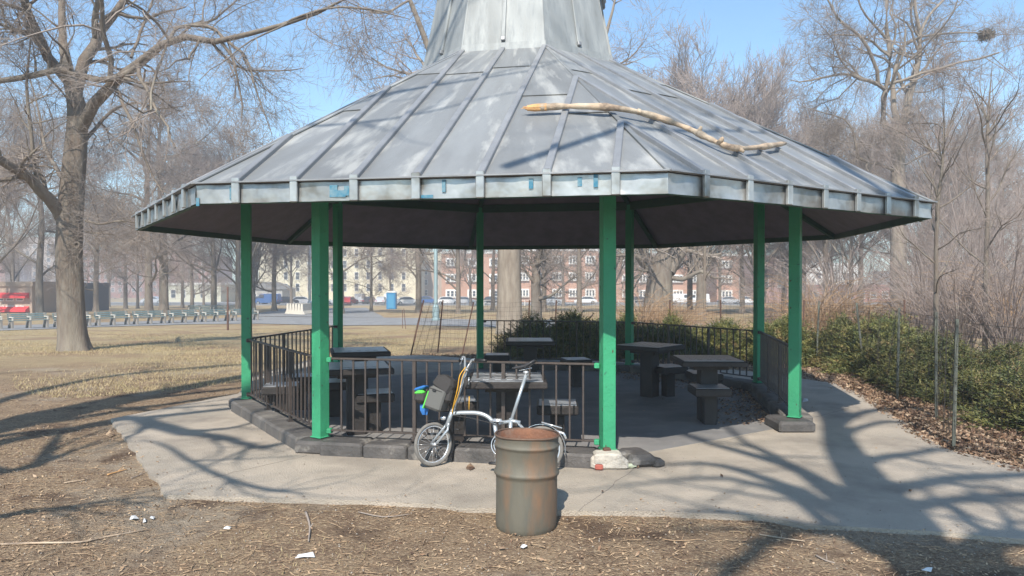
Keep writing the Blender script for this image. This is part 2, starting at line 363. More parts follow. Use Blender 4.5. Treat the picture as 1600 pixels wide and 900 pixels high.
# posts
for k in range(8):
    p = rp(RP, k); zr = ZF + (RE - RP) * (ZN - ZF) / (RE - RN) - .16
    mb = MB(); base = FLOOR if k == 6 else ZB
    mb.box((p.x, p.y, (zr + base) / 2), (.125, .125, zr - base), rz=ANG[k], bev=.006)
    o = mb.build('post', M_green, GZB)
    mb = MB(); mb.box((p.x, p.y, base + .006), (.15, .15, .014), rz=ANG[k], bev=.004); mb.build('base_plate', M_green, o)
    rc = random.Random(k + 40); mb = MB(); U = [Vector((cos(ANG[k] + q * pi / 2), sin(ANG[k] + q * pi / 2), 0)) for q in range(4)]
    for _ in range(26):
        q = rc.randrange(4); nn, tt = U[q], U[(q + 1) % 4]; z = base + (rc.random() ** 1.7) * 2.2 + .02; e_ = rc.choice((-1, 1)) * rc.uniform(.03, .056); c = Vector((p.x, p.y, z)) + nn * .0632 + tt * e_; s_ = rc.uniform(.002, .007); h_ = s_ * rc.uniform(.8, 3)
        pl_ = [(s_ * cos(x_) * rc.uniform(.6, 1.2), h_ * sin(x_) * rc.uniform(.6, 1.2)) for x_ in (0, 1.05, 2.1, 3.14, 4.2, 5.2)]; mb.prism(pl_, 0, .0008, lambda u, v, w_: c + tt * u + Vector((0, 0, v)) + nn * w_)
    mb.build('paint_chips', M_chipp, o)
# kerbs
def side(k): return rp(1, k), rp(1, k + 1)
def kerb(k, t0=0, t1=1, nb=5, width=.36, h=ZB, seed=0):
    a = rp(RP, k); b = rp(RP, k + 1); d = (b - a); L = d.length; dn = d.normalized(); out = Vector((dn.y, -dn.x, 0))
    rs = random.Random(k * 7 + seed)
    for i in range(nb):
        s0 = t0 + (t1 - t0) * i / nb; s1 = t0 + (t1 - t0) * (i + 1) / nb
        A = a + d * s0 + dn * .004; B = a + d * s1 - dn * .004
        mb = MB(); mb.cur = 0
        c = (A + B) / 2 + out * .05
        ww = width + rs.uniform(-.012, .012); hh = h - FLOOR + rs.uniform(-.006, .004)
        mb.box((c.x, c.y, FLOOR + hh / 2 - .01), ((B - A).length, ww, hh + .02), rz=math.atan2(dn.y, dn.x), bev=.022)
        o = mb.build('kerb_block', M_kerbp if k == 1 else M_kerbt, GZB)
for k in (0, 1, 3, 4, 5, 7): kerb(k, .03, .97, 6 if k == 1 else 5)
def kerb_corner(k, name='kerb_corner', sz=(.5, .46, .15), m=M_kerbp, off=(0, 0), rz=0, lift=0):
    p = rp(RP, k); mb = MB(); mb.box((p.x + off[0], p.y + off[1], FLOOR + sz[2] / 2 - .012 + lift), sz, rz=ANG[k] + rz, bev=.03); mb.build(name, m, GZB)
for k in (0, 1, 2, 4, 5, 7): kerb_corner(k, sz=(.40, .40, ZB - FLOOR + .004) if k != 2 else (.30, .30, ZB - FLOOR + .004), rz=pi / 8)
kerb_corner(3, 'post_plinth', (.42, .50, ZB - FLOOR + .002), M_kerbp, (-.07, -.02), pi / 8 + .2)
# worn kerb end past the front right post
p = rp(RP, 2); mb = MB(); mb.box((p.x + .27, p.y + .02, FLOOR + .05), (.30, .40, .125), rz=.25, bev=.045); mb.build('kerb_end', M_kerbp, GZB)
mb = MB(); mb.box((p.x + .42, p.y - .06, FLOOR + .03), (.13, .22, .09), rz=.7, bev=.03); mb.build('kerb_end', M_kerbp, GZB)
# painted broken patch on the kerb corner
def rubble():
    mb = MB(); rs = random.Random(5)
    for i, (x, y, sx, sy, sz) in enumerate(((-.02, -.20, .32, .07, .12), (-.10, -.22, .13, .06, .07), (.09, -.21, .15, .07, .10), (-.02, -.16, .26, .18, .150))):
        mb.box((p.x + x, p.y + y, FLOOR + sz / 2), (sx, sy, sz), rz=-.15 + rs.uniform(-.15, .15), bev=.02)
    mb.build('broken_kerb_patch', M_rub, GZB)
    mb = MB(); mb.box((p.x - .11, p.y - .255, FLOOR + .03), (.075, .03, .055), rz=-.2, bev=.012); mb.build('red_brick_fragment', mat('red_fragment', (.42, .12, .09), .9), GZB)
    mb = MB(); mb.box((p.x - .02, p.y - .11, ZB + .012), (.07, .05, .06), rz=.2, bev=.008); mb.build('rusty_post_foot', M_staker, GZB)
rubble()
# railings
ZT = .975
bal_me = {}
def railing(k, nbal=21):
    a = rp(RP, k); b = rp(RP, k + 1); d = b - a; L = d.length; dn = d.normalized(); rz = math.atan2(dn.y, dn.x)
    A = a + dn * .10; B = b - dn * .10
    mid = (A + B) / 2
    rail = MB(); rail.bar((A.x - mid.x, A.y - mid.y, ZT), (B.x - mid.x, B.y - mid.y, ZT), .042, .02, bev=.004)
    par = link('railing', rail.mesh('railing', M_rail), GZB, loc=(mid.x - CX, mid.y - CY, -FLOOR))
    mb = MB(); mb.bar((A.x - mid.x, A.y - mid.y, ZB + .075), (B.x - mid.x, B.y - mid.y, ZB + .075), .036, .016, bev=.003)
    link('bottom_rail', mb.mesh('bottom_rail', M_rail), par)
    for e in (A, B):
        for z in (ZT - .005, ZB + .075):
            mb = MB(); mb.box((e.x - mid.x, e.y - mid.y, z - .008), (.05, .06, .05), rz=rz, bev=.006); link('rail_bracket', mb.mesh('rail_bracket', M_green if k == 1 else M_rail), par)
    if 'b' not in bal_me:
        m1 = MB(); m1.box((0, 0, (ZT - .01 + ZB + .083) / 2), (.016, .016, ZT - .01 - ZB - .083)); bal_me['b'] = m1.mesh('baluster', M_rail)
        m2 = MB(); m2.box((0, 0, (ZT - .01 + ZB) / 2), (.034, .034, ZT - .01 - ZB)); m2.box((0, 0, ZB + .006), (.07, .07, .012)); bal_me['t'] = m2.mesh('rail_stanchion', M_rail)
    for i in range(1, nbal):
        q = A + (B - A) * i / nbal; thick = i in (7, 14)
        link('rail_stanchion' if thick else 'baluster', bal_me['t' if thick else 'b'], par, loc=(q.x - mid.x, q.y - mid.y, 0), rot=(0, 0, rz))
for k in (0, 1, 3, 4, 5, 7): railing(k)

# roof -----------------------------------------------------------------
c8, s8 = cos(pi / 8), sin(pi / 8)
def face(k, r0, z0, r1, z1):
    m = ANG[k] + pi / 8; o = Vector((cos(m), sin(m), 0)); u = Vector((-sin(m), cos(m), 0))
    A = Vector((CX, CY, z0)) + o * (r0 * c8); B = Vector((CX, CY, z1)) + o * (r1 * c8)
    v = B - A; S = v.length; v.normalize(); n = u.cross(v)
    if n.z < 0 and n.dot(o) < 0: n = -n
    if n.dot(o) < 0: n = -n
    return (lambda a, b, c=0: A + u * a + v * b + n * c), S, r0 * s8, r1 * s8, o, u
def clip(poly, f):
    out = []
    for i, p in enumerate(poly):
        q = poly[(i + 1) % len(poly)]; a, b = f(*p), f(*q)
        if a >= 0: out.append(p)
        if (a >= 0) != (b >= 0):
            t = a / (a - b); out.append((p[0] + (q[0] - p[0]) * t, p[1] + (q[1] - p[1]) * t))
    return out
SLOPE = (ZN - ZF) / ((RE - RN) * c8)
# underside boarding
mb = MB()
for k in range(8):
    a, b = ANG[k], ANG[(k + 1) % 8]
    def q(r, an, z): return (CX + r * cos(an), CY + r * sin(an), z)
    mb.add([q(RE - .05, a, ZF - .10), q(RE - .05, b, ZF - .10), q(.1, b, ZF - .10 + (RE - .15) * (ZN - ZF) / (RE - RN)), q(.1, a, ZF - .10 + (RE - .15) * (ZN - ZF) / (RE - RN))], [(0, 1, 2, 3)])
    mb.add([q(RE - .02, a, ZF - .012), q(RE - .02, b, ZF - .012), q(RN - .1, b, ZN + .04), q(RN - .1, a, ZN + .04)], [(0, 1, 2, 3)])
roof = mb.build('roof', M_soff, GZB)
RL = GZB.location
def rpart(mb, name, m, par=None, smooth=False):
    return link(name, mb.mesh(name, m, smooth, off=RL), par or roof)
rs = random.Random(11)
BS = .535
for k in range(8):
    fn, S, he, hn, o, u = face(k, RE, ZF, RN, ZN)
    edge = lambda a, b: (he - (he - hn) * b / S) - abs(a)
    us = [-he] + [j * BS for j in range(-3, 4)] + [he]
    for j in range(8):
        u0, u1 = us[j], us[j + 1]
        um = min(abs(u0), abs(u1)) if u0 * u1 >= 0 else 0
        vmax = min(S, (he - um) / (he - hn) * S)
        cuts = [0, vmax * rs.uniform(.5, .8) if vmax > 1.6 else None, vmax + .01]
        cuts = [c for c in cuts if c is not None]
        for i in range(len(cuts) - 1):
            v0, v1 = cuts[i] - (.03 if i else .012), cuts[i + 1]
            tilt = rs.uniform(-.06, .06)
            pl = [(u0, v0 + tilt * (i > 0) * .5), (u1, v0 - tilt * (i > 0) * .5), (u1, v1), (u0, v1)]
            pl = clip(pl, edge)
            if len(pl) < 3: continue
            mb = MB(); b0 = .004 + .012 * i; jit = {p: rs.uniform(0, .004) for p in pl}
            # buckled sheet: extra middle vertices give slight dents
            vs = [fn(a, b, b0 + jit[(a, b)]) for a, b in pl]; ca = sum(a for a, b in pl) / len(pl); cb = sum(b for a, b in pl) / len(pl)
            vs.append(fn(ca, cb, b0 + rs.uniform(.001, .010))); n = len(pl)
            fs = [(t, (t + 1) % n, n) for t in range(n)]
            vs += [fn(a, b, b0 - .004) for a, b in pl]; fs += [((t + 1) % n, t, n + 1 + t, n + 1 + (t + 1) % n) for t in range(n)]
            mb.add(vs, fs); rpart(mb, 'roof_panel', M_roof)
    for j in range(-3, 4):
        uu = j * BS; v1 = min(S, (he - abs(uu)) / (he - hn) * S) - (.02 if abs(j) > 1 else 0)
        a = fn(uu, 0, .02); b = fn(uu, v1, .02); nrm = fn(0, 0, 1) - fn(0, 0, 0)
        mb = MB(); mb.bar(a, b, .062, .05, up=nrm, bev=.006); rpart(mb, 'roof_batten', M_batt)
        # metal tongue folded down over the fascia
        mb = MB(); zt = ZF + .02; c = Vector((CX, CY, 0)) + o * (RE * c8 + .030) + u * uu
        mb.box((c.x, c.y, (ZE - .008 + zt) / 2 + .012), (.062 + rs.uniform(0, .012), .03, zt - ZE + .03), rz=ANG[k] + pi / 8 + pi / 2 + rs.uniform(-.08, .08), bev=.007)
        rpart(mb, 'batten_end_cap', M_fasc)
    # fascia sheets, dented
    for j in range(8):
        u0, u1 = us[j] , us[j + 1]
        mb = MB(); n = 5; vs = []
        for t in range(n):
            for zz in range(3):
                uu = u0 + (u1 - u0) * t / (n - 1); z = ZE + (ZF - .012 - ZE) * zz / 2
                bul = rs.uniform(-.012, .010) if 0 < t < n - 1 or zz == 1 else 0
                c = Vector((CX, CY, z)) + o * (RE * c8 + bul) + u * uu; vs.append(c)
        fs = [(t * 3 + z, (t + 1) * 3 + z, (t + 1) * 3 + z + 1, t * 3 + z + 1) for t in range(n - 1) for z in range(2)]
        mb.add(vs, fs); rpart(mb, 'fascia_panel', M_fasc, smooth=True)
    a = rp(RE + .028, k, ZF + .004); b = rp(RE + .028, k + 1, ZF + .004); mb = MB(); mb.bar(a, b, .05, .012); rpart(mb, 'roof_edge_lip', M_batt)
    # green timber edge inside and drip under the fascia
    a = rp(RE - .035, k, (ZE + ZF) / 2 - .02); b = rp(RE - .035, k + 1, (ZE + ZF) / 2 - .02)
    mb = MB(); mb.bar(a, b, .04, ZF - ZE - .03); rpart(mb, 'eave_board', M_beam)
    # hip cap
    a = rp(RE + .01, k, ZF + .012); b = rp(RN, k, ZN + .02); mb = MB(); mb.bar(a, b, .05, .016, bev=.003); rpart(mb, 'hip_cap', M_roof)
    # rafter under the hip, beam between posts, brace
    zz = lambda r: ZF - .10 + (RE - r) * (ZN - ZF) / (RE - RN)
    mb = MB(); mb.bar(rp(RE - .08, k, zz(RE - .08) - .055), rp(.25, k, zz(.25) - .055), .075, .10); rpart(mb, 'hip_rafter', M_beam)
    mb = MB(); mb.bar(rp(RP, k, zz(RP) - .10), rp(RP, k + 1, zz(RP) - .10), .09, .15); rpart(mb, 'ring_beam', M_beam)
# blue scraps of paint on the front fascia
fn, S, he, hn, o, u = face(1, RE, ZF, RN, ZN)
for px, wd, z0, z1 in ((364, .05, .03, .14), (458, .04, .02, .08), (522, .07, .03, .13), (532, .10, .03, .085), (543, .05, .04, .12), (668, .10, .005, .03), (694, .03, .05, .15), (830, .035, .06, .14), (906, .035, .07, .14), (931, .035, .06, .16), (310, .03, -.02, .05)):
    x, y, z = ray(px, 290); A = Vector((0, 0, EYE)); D = Vector((x, y, z)); Pn = Vector((CX, CY, 0)) + o * (RE * c8)
    t = (Pn - A).dot(Vector((o.x, o.y, 0))) / D.dot(Vector((o.x, o.y, 0))); P = A + D * t; uu = (P - Pn).dot(u)
    c = Pn + o * .011 + u * uu; mb = MB(); mb.box((c.x, c.y, ZE + (z0 + z1) / 2), (wd, .003, z1 - z0), rz=ANG[1] + pi / 8 + pi / 2 + .02); rpart(mb, 'blue_paint_scrap', M_blue)
# cupola
mb = MB(); 
for k in range(8):
    a, b = ANG[k], ANG[(k + 1) % 8]
    def q(r, an, z): return (CX + r * cos(an), CY + r * sin(an), z)
    for (r0, z0, r1, z1) in ((RN - .03, ZN - .1, RN - .04, ZN + .14), (RN - .05, ZN + .12, 1.19, 5.88)):
        mb.add([q(r0, a, z0), q(r0, b, z0), q(r1, b, z1), q(r1, a, z1)], [(0, 1, 2, 3)])
cup = link('cupola', mb.mesh('cupola', M_cup, off=RL), GZB)
for k in range(8):
    # base flashing
    fn, S, h0, h1, o, u = face(k, RN + .02, ZN - .01, RN - .005, ZN + .10)
    mb = MB(); mb.prism([(-h0, 0), (h0, 0), (h1, S), (-h1, S)], -.01, .006, fn); rpart(mb, 'flashing_strip', M_cup, cup)
    fn, S, h0, h1, o, u = face(k, RN - .02, ZN + .10, 1.20, 5.86)
    for sgn in (-1, 1):
        pl = [(0, .0), (sgn * h0, .0), (sgn * h1, S), (0, S)]
        if sgn < 0: pl = pl[::-1]
        b0 = rs.uniform(.004, .009); mb = MB(); mb.prism(pl, 0, b0, fn); rpart(mb, 'cupola_panel', M_cup, cup)
    nrm = fn(0, 0, 1) - fn(0, 0, 0)
    mb = MB(); mb.bar(fn(0, .06, .022), fn(0, S, .022), .05, .028, up=nrm, bev=.005); rpart(mb, 'cupola_batten', M_cup, cup)
    mb = MB(); mb.bar(fn(0, .02, .03), fn(0, .075, .03), .055, .04, up=nrm, bev=.006); rpart(mb, 'batten_clip', M_batt, cup)
    mb = MB(); mb.bar(fn(-h0, 0, .006), fn(-h1, S, .006), .022, .008, up=nrm); rpart(mb, 'corner_seam', M_cup, cup)
    # upper eave and little roof over the cupola
    fn, S, h0, h1, o, u = face(k, 1.29, 5.86, 1.28, 5.94)
    mb = MB(); mb.prism([(-h0, 0), (h0, 0), (h1, S), (-h1, S)], -.03, .0, fn); rpart(mb, 'cupola_eave', M_cup, cup)
    fn, S, h0, h1, o, u = face(k, 1.30, 5.94, .06, 6.95)
    mb = MB(); mb.prism([(-h0, 0), (h0, 0), (h1, S), (-h1, S)], -.03, .004, fn); rpart(mb, 'cap_roof_panel', M_roof, cup)
mb = MB()
mb.prism([(CX + 1.28 * cos(a), CY + 1.28 * sin(a)) for a in ANG], 5.84, 5.862); rpart(mb, 'cupola_soffit', M_cup, cup)
mb = MB(); mb.lathe([(.02, 6.9), (.1, 6.93), (.12, 7.0), (.05, 7.08), (.08, 7.16), (.04, 7.25), (.005, 7.45)], 12, (CX, CY, 0)); rpart(mb, 'finial', M_cup, cup, True)

def roof_z(x, y):
    best = 99
    for k in range(8):
        m = ANG[k] + pi / 8; r = (x - CX) * cos(m) + (y - CY) * sin(m); z = ZF + (RE * c8 - r) * SLOPE; best = min(best, z)
    return best
def hit_roof(px, py):
    x, y, z = ray(px, py); t = 4.0
    while t < 14:
        X, Y, Z = x * t, y * t, EYE + z * t
        if Z < roof_z(X, Y): return np.array([X, Y, roof_z(X, Y)])
        t += .004
    return None
def spline(P, n):
    P = np.asarray(P, float); K = len(P); out = []
    Q = np.vstack([2 * P[0] - P[1], P, 2 * P[-1] - P[-2]])
    for i in range(n + 1):
        s = i / n * (K - 1); j = min(int(s), K - 2); t = s - j; a, b, c, d = Q[j:j + 4]
        out.append(.5 * ((2 * b) + (-a + c) * t + (2 * a - 5 * b + 4 * c - d) * t * t + (-a + 3 * b - 3 * c + d) * t ** 3))
    return np.array(out)
# dead branch lying on the roof
lp = []
for px, py in ((838, 183), (890, 181), (960, 184), (1020, 196), (1075, 216), (1110, 233), (1145, 246), (1185, 244), (1226, 237)):
    lp.append(hit_roof(px, py) + np.array([0, -.02, .085]))
lp = spline(lp, 40)
lo = thing('dead_branch', tuple(lp[0]), 'long bare crooked dead branch lying across the grey metal gazebo roof', 'branch')
rr = [.032 + .006 * sin(i * .9) + .004 * sin(i * 2.3) - .006 * (i / 40) for i in range(41)]
mb = MB(); mb.tube(lp, rr, 10); 
mb.tube([lp[22], lp[22] + np.array([.02, -.03, .06])], [.03, .012], 6); mb.tube([lp[31], lp[31] + np.array([.03, -.05, -.04])], [.03, .015], 6)

for i_, s_k in ((13, -1), (27, 1)):
    mb.tube([lp[i_] + np.array([0, 0, .005]), lp[i_] + np.array([.01, -.035, .022 * s_k + .015]), lp[i_] + np.array([.014, -.05, .03 * s_k + .018])], [.034, .02, .008], 6)
mb.build('bark_stripped_wood', M_log, lo, True)
e = lp[0] - lp[1]; e /= np.linalg.norm(e); mb = MB(); mb.tube([lp[0] - e * .1, lp[0] + e * .02, lp[0] + e * .09], [.038, .037, .026], 8)
for q_ in range(5): mb.tube([lp[0] + e * .06, lp[0] + e * (.11 + .02 * (q_ % 3)) + np.array([0, .012 * (q_ - 2), .014 * ((q_ * 2) % 3 - 1)])], [.012, .002], 4)
mb.build('broken_end', M_wood, lo)

# ------------------------------------------------------------------ tables and stools
def chess_mat():
    m = bpy.data.materials.new('chess_board'); m.use_nodes = True; t = m.node_tree; n = t.nodes; L = t.links; b = n['Principled BSDF']; b.inputs['Roughness'].default_value = .3
    tc = n.new('ShaderNodeTexCoord'); ck = n.new('ShaderNodeTexChecker'); ck.inputs['Scale'].default_value = 1 / .058
    mp = n.new('ShaderNodeMapping'); mp.inputs['Location'].default_value = (0.0, 0.0, .025); L.new(tc.outputs['Object'], mp.inputs[0]); L.new(mp.outputs[0], ck.inputs[0])
    ck.inputs[1].default_value = C3(.36, .37, .39); ck.inputs[2].default_value = C3(.14, .145, .155); L.new(ck.outputs[0], b.inputs['Base Color']); return m
M_chess = chess_mat()
def table_tpl():
    t1 = MB(); t1.box((0, 0, .745), (.78, .78, .065), bev=.01); t2 = MB(); t2.box((0, 0, .35), (.21, .21, .70), bev=.012); t2.box((0, 0, .675), (.42, .42, .035))
    t3 = MB(); t3.box((0, 0, .780), (.70, .70, .006)); t4 = MB(); t4.box((0, 0, .784), (.464, .464, .004))
    return [('table_top', t1.mesh('table_top', M_tabc)), ('pedestal', t2.mesh('table_pedestal', M_tabc)), ('inset_panel', t3.mesh('inset_panel', M_stop)), ('chess_board', t4.mesh('chess_board', M_chess))]
def stool_tpl():
    t1 = MB(); t1.box((0, 0, .41), (.43, .43, .10), bev=.015); t2 = MB(); t2.box((0, 0, .18), (.15, .15, .365), bev=.01); t3 = MB(); t3.box((0, 0, .462), (.39, .39, .006))
    return [('seat', t1.mesh('stool_seat', M_tabc)), ('pedestal', t2.mesh('stool_pedestal', M_tabc)), ('seat_inset', t3.mesh('seat_inset', M_stop))]
TT, ST = table_tpl(), stool_tpl()
def put(tpl, name, x, y, rz, label, cat, group):
    t = thing(name, (x, y, FLOOR), label, cat, group, (0, 0, rz))
    for nm, me in tpl: link(nm, me, t)
    return t
def by_top(px, py, z): # centre point from a pixel on the top surface
    x, y, zz = ray(px, py); t = (z - EYE) / zz; return x * t, y * t
for px, py, rz, lab in ((562, 545.5, .28, 'concrete chess table behind the front left green post, farther of the two there'),
                        (556, 570, .28, 'dark concrete chess table close behind the front railing beside the front left post'),
                        (792, 588, .0, 'dark chess table behind the folding bicycle saddle at the front railing'),
                        (828, 530, .0, 'farthest chess table standing before the dark hedge'),
                        (1015, 538, pi / 4 + .05, 'chess table turned cornerwise right of the front right green post'),
                        (1105, 559, -.02, 'square chess table nearest the entrance gap at the right')):
    x, y = by_top(px, py, .815); put(TT, 'chess_table', x, y, rz, lab, 'table', 'concrete chess tables in the gazebo')
for px, py, rz, lab in ((584, 611, .3, 'square concrete stool in front of the left chess tables'), (523, 594, .3, 'dark stool half hidden by the front left green post'),
                        (470, 586, .3, 'stool behind the left side railing balusters'), (440, 600, .2, 'leftmost stool close inside the left railing'),
                        (714, 623, .15, 'concrete stool behind the handlebar stem of the bicycle'), (871, 628, -.05, 'lone square stool above the rusty barrel behind the railing'),
                        (777, 553, 0, 'far stool beside the slim back post'), (1044, 571, .4, 'stool touching the cornerwise chess table on its right'),
                        (1108, 603, -.02, 'concrete stool in front of the rightmost chess table'), (1100, 581, 0, 'stool on the far side of the rightmost chess table'),
                        (900, 560, .2, 'stool behind the front right green post near the back railing')):
    x, y = by_top(px, py, .495); put(ST, 'concrete_stool', x, y, rz, lab, 'stool', 'concrete stools in the gazebo')

# ------------------------------------------------------------------ trash drum
def drum():
    X, Y = .101, 5.235; t = thing('trash_drum', (X, Y, 0), 'rusty grey steel drum used as litter bin on the dirt before the bicycle', 'barrel', rot=(R(-1.2), R(.8), 0))
    def wob(a, z): return .0035 * sin(2 * a + 1) + .0025 * sin(3 * a + z * 9) - (.008 * max(0, 1 - abs(a - 5.3) / .7) * max(0, 1 - z / .16))
    prof = [(.20, -.02), (.213, .0), (.218, .03)]
    prof += [(.2185, z) for z in (.08, .15, .22, .29, .36)] + [(.221, .375), (.2315, .388), (.235, .398), (.2315, .408), (.222, .42), (.222, .50), (.222, .565), (.226, .575), (.233, .585), (.236, .592), (.231, .600), (.225, .61), (.227, .64), (.230, .66)]
    mb = MB(); mb.lathe(prof, 48, wob=wob); link('drum_body', mb.mesh('drum_body', M_drum, True), t)
    mb = MB(); mb.lathe([(.221, .662), (.210, .5), (.206, .2), (.2, .06), (.0, .05)], 48); link('rusty_inside', mb.mesh('rusty_inside', M_drin, True), t)
    mb = MB(); mb.tube([(.230 * cos(a) * (1 + .006 * sin(2 * a)), .230 * sin(a), .664 + .003 * sin(3 * a)) for a in [2 * pi * i / 48 for i in range(48)]], .0075, 8, closed=True); link('rolled_rim', mb.mesh('rolled_rim', M_rim, True), t)
drum()

# ------------------------------------------------------------------ bicycle
def bicycle():
    rz = -.185; S = 168.0
    t = thing('folding_bicycle', (-.24, 6.70, FLOOR), 'silver small wheeled folding bicycle leaning on the front railing behind the rusty drum', 'bicycle', rot=(R(-9), 0, rz))
    b = lambda px, py, y=0: Vector(((px - 760) / S, y, (735 - py) / S))
    def part(mb, name, m, par=t, smooth=True): return link(name, mb.mesh(name, m, smooth), par)
    def wheel(name, c, yaw, par=t):
        r = .205; Mz = Matrix.Rotation(yaw, 3, 'Z')
        def circ(rad, n=40): return [c + Mz @ Vector((rad * cos(2 * pi * i / n), 0, rad * sin(2 * pi * i / n))) for i in range(n)]
        mb = MB(); ty = mb.tube(circ(r - .017), .017, 8, closed=True); wo_ = part(mb, name, M_tyre)
        mb = MB(); mb.tube(circ(r - .037), .009, 6, closed=True); part(mb, 'rim', M_chrome, wo_)
        mb = MB()
        for i in range(20):
            a = 2 * pi * i / 20; mb.tube([c + Mz @ Vector((.012 * cos(a + .6), (.02 if i % 2 else -.02), .012 * sin(a + .6))), c + Mz @ Vector(((r - .04) * cos(a), 0, (r - .04) * sin(a)))], .0013, 4)
        part(mb, 'spokes', M_chrome, wo_)
        mb = MB(); mb.tube([c + Mz @ Vector((0, -.045, 0)), c + Mz @ Vector((0, .045, 0))], .014, 10); part(mb, 'hub', M_chrome, wo_); return wo_
    yaw = R(48)
    fc = Vector(((674 - 760) / S, -.02, .205)); wheel('front_wheel', fc, yaw)
    rc = Vector(((846 - 760) / S, 0, .205)); wheel('rear_wheel', rc, R(2))
    ax = Vector((sin(-yaw), cos(yaw), 0)); ax = Matrix.Rotation(yaw, 3, 'Z') @ Vector((0, 1, 0))
    crown = b(695, 669)
    mb = MB()
    for s in (-1, 1): mb.tube([crown + ax * s * .015, crown + ax * s * .042 + Vector((-.02, 0, -.05)), fc + ax * s * .045], [.013, .012, .009], 8)
    mb.tube([crown + ax * .03, crown - ax * .03], .014, 8); part(mb, 'fork', M_silver)
    # front mudguard
    Mz = Matrix.Rotation(yaw, 3, 'Z'); mb = MB()
    P = [fc + Mz @ Vector((.222 * cos(a), 0, .222 * sin(a))) for a in [R(q) for q in range(-35, 110, 8)]]
    for p, q in zip(P, P[1:]): mb.bar(p, q, .04, .003, up=(p - fc))
    part(mb, 'front_mudguard', M_black, smooth=False)
    mb = MB(); P = [rc + Vector((.222 * cos(a), 0, .222 * sin(a))) for a in [R(q) for q in range(-10, 150, 8)]]
    for p, q in zip(P, P[1:]): mb.bar(p, q, .042, .003, up=(p - rc))
    part(mb, 'rear_mudguard', M_chrome, smooth=False)
    mb = MB(); mb.tube([b(694, 672), b(704, 642)], .021, 10); part(mb, 'head_tube', M_silver)
    mb = MB(); mb.tube(spline([b(700, 652), b(722, 650), b(745, 650), b(760, 655), b(770, 664)], 18), .0205, 10); part(mb, 'main_tube', M_silver)
    mb = MB(); mb.box(b(776, 660), (.085, .06, .035), bev=.01); mb.tube([b(766, 661, -.035), b(786, 661, -.035)], .008, 6); part(mb, 'hinge_clamp', M_chrome)
    mb = MB(); mb.tube([b(771, 664), b(776, 692)], [.021, .018], 8); mb.tube([b(778, 664), b(800, 660), b(812, 662)], .018, 8); mb.tube([b(797, 656), b(796, 700)], .019, 8); mb.tube([b(778, 694), b(797, 697)], .016, 8)
    for s in (-1, 1): mb.tube([b(800, 694, s * .02), b(824, 698, s * .045), Vector((rc.x, s * .055, rc.z))], .009, 6); mb.tube([b(808, 662, s * .02), Vector((rc.x, s * .055, rc.z))], .009, 6)
    part(mb, 'rear_frame', M_silver)
    mb = MB(); mb.tube([b(795, 668), b(819, 588)], .0155, 12); part(mb, 'seat_post', M_silver)
    mb = MB(); mb.box(b(819, 584), (.05, .045, .03), bev=.01); mb.tube([b(808, 582, -.02), b(828, 577, -.02)], .004, 5); mb.tube([b(808, 582, .02), b(828, 577, .02)], .004, 5); part(mb, 'saddle_clamp', M_chrome)
    mb = MB(); sp = [(797, 578.5, .018, .010), (803, 577.5, .026, .016), (811, 576.5, .04, .02), (819, 574.5, .065, .024), (826, 571, .082, .026), (831, 567.5, .075, .02), (834, 566, .04, .01)]
    vs = []
    for px, py, hw, hh in sp:
        c = b(px, py)
        for j in range(10): a = 2 * pi * j / 10; vs.append(c + Vector((0, hw * cos(a), hh * sin(a) * (1 if sin(a) > 0 else .7))))
    fs = [(i * 10 + j, i * 10 + (j + 1) % 10, i * 10 + 10 + (j + 1) % 10, i * 10 + 10 + j) for i in range(6) for j in range(10)] + [tuple(range(9, -1, -1)), tuple(range(60, 70))]
    mb.add(vs, fs); part(mb, 'saddle', M_sadd)
    mb = MB(); mb.tube([b(701, 654), b(722, 586)], [.0165, .0145], 10); mb.box(b(702, 647), (.03, .05, .05), bev=.008); mb.box(b(723, 583), (.035, .05, .03), bev=.008); part(mb, 'stem', M_silver)
    hb = ax * -1
    c = b(723, 582); dirl = Vector((-1, .1, 0)) * 1.0; 
    L1 = [c, b(718, 579, .05), b(715.5, 570, .10), b(712.5, 562, .15), b(707, 560.5, .19), b(704, 565, .20)]
    L2 = [c, b(730, 577, -.06), b(735, 569, -.12), b(742, 567, -.17), b(748, 568, -.20)]
    mb = MB(); mb.tube(spline(L1, 20), .011, 8); mb.tube(spline(L2, 16), .011, 8); part(mb, 'handlebar', M_silver)
    mb = MB(); mb.tube([b(744, 568, -.18), b(764, 569.5, -.28)], .0165, 10); part(mb, 'handlebar_grip', M_black)
    mb = MB(); mb.tube([b(707, 561, .18), b(700, 566, .25)], .014, 8); part(mb, 'handlebar_grip', M_black)
    mb = MB(); mb.tube([b(736, 567, -.13), b(731, 578, -.15), b(726, 586, -.16)], [.008, .006, .004], 6); part(mb, 'brake_lever', M_chrome)
    mb = MB(); mb.tube([b(708, 562, .17), b(705, 570, .2), b(702, 573, .2)], [.008, .006, .004], 6); part(mb, 'brake_lever', M_chrome)
    mb = MB(); mb.tube(spline([b(722, 578, -.02), b(714, 592, -.045), b(711, 612, -.04), b(706, 634, -.04), b(703, 652, -.03)], 20), .0055, 6); mb.tube(spline([b(724, 580, -.02), b(718, 595, -.05), b(713, 618, -.03), b(704, 644, -.03)], 16), .004, 6); part(mb, 'brake_cable', M_cable)
    mb = MB(); mb.tube(spline([b(707, 563, .18), b(706, 590, .12), b(708, 620, .02), b(704, 650, -.03)], 16), .0035, 5); mb.tube(spline([b(742, 570, -.16), b(738, 590, -.12), b(724, 612, -.06), b(708, 652, -.03)], 16), .0035, 5); mb.tube(spline([b(706, 655, -.03), b(735, 658, -.03), b(765, 664, -.03), b(782, 668, -.03)], 16), .0035, 5); part(mb, 'black_cable', M_black)
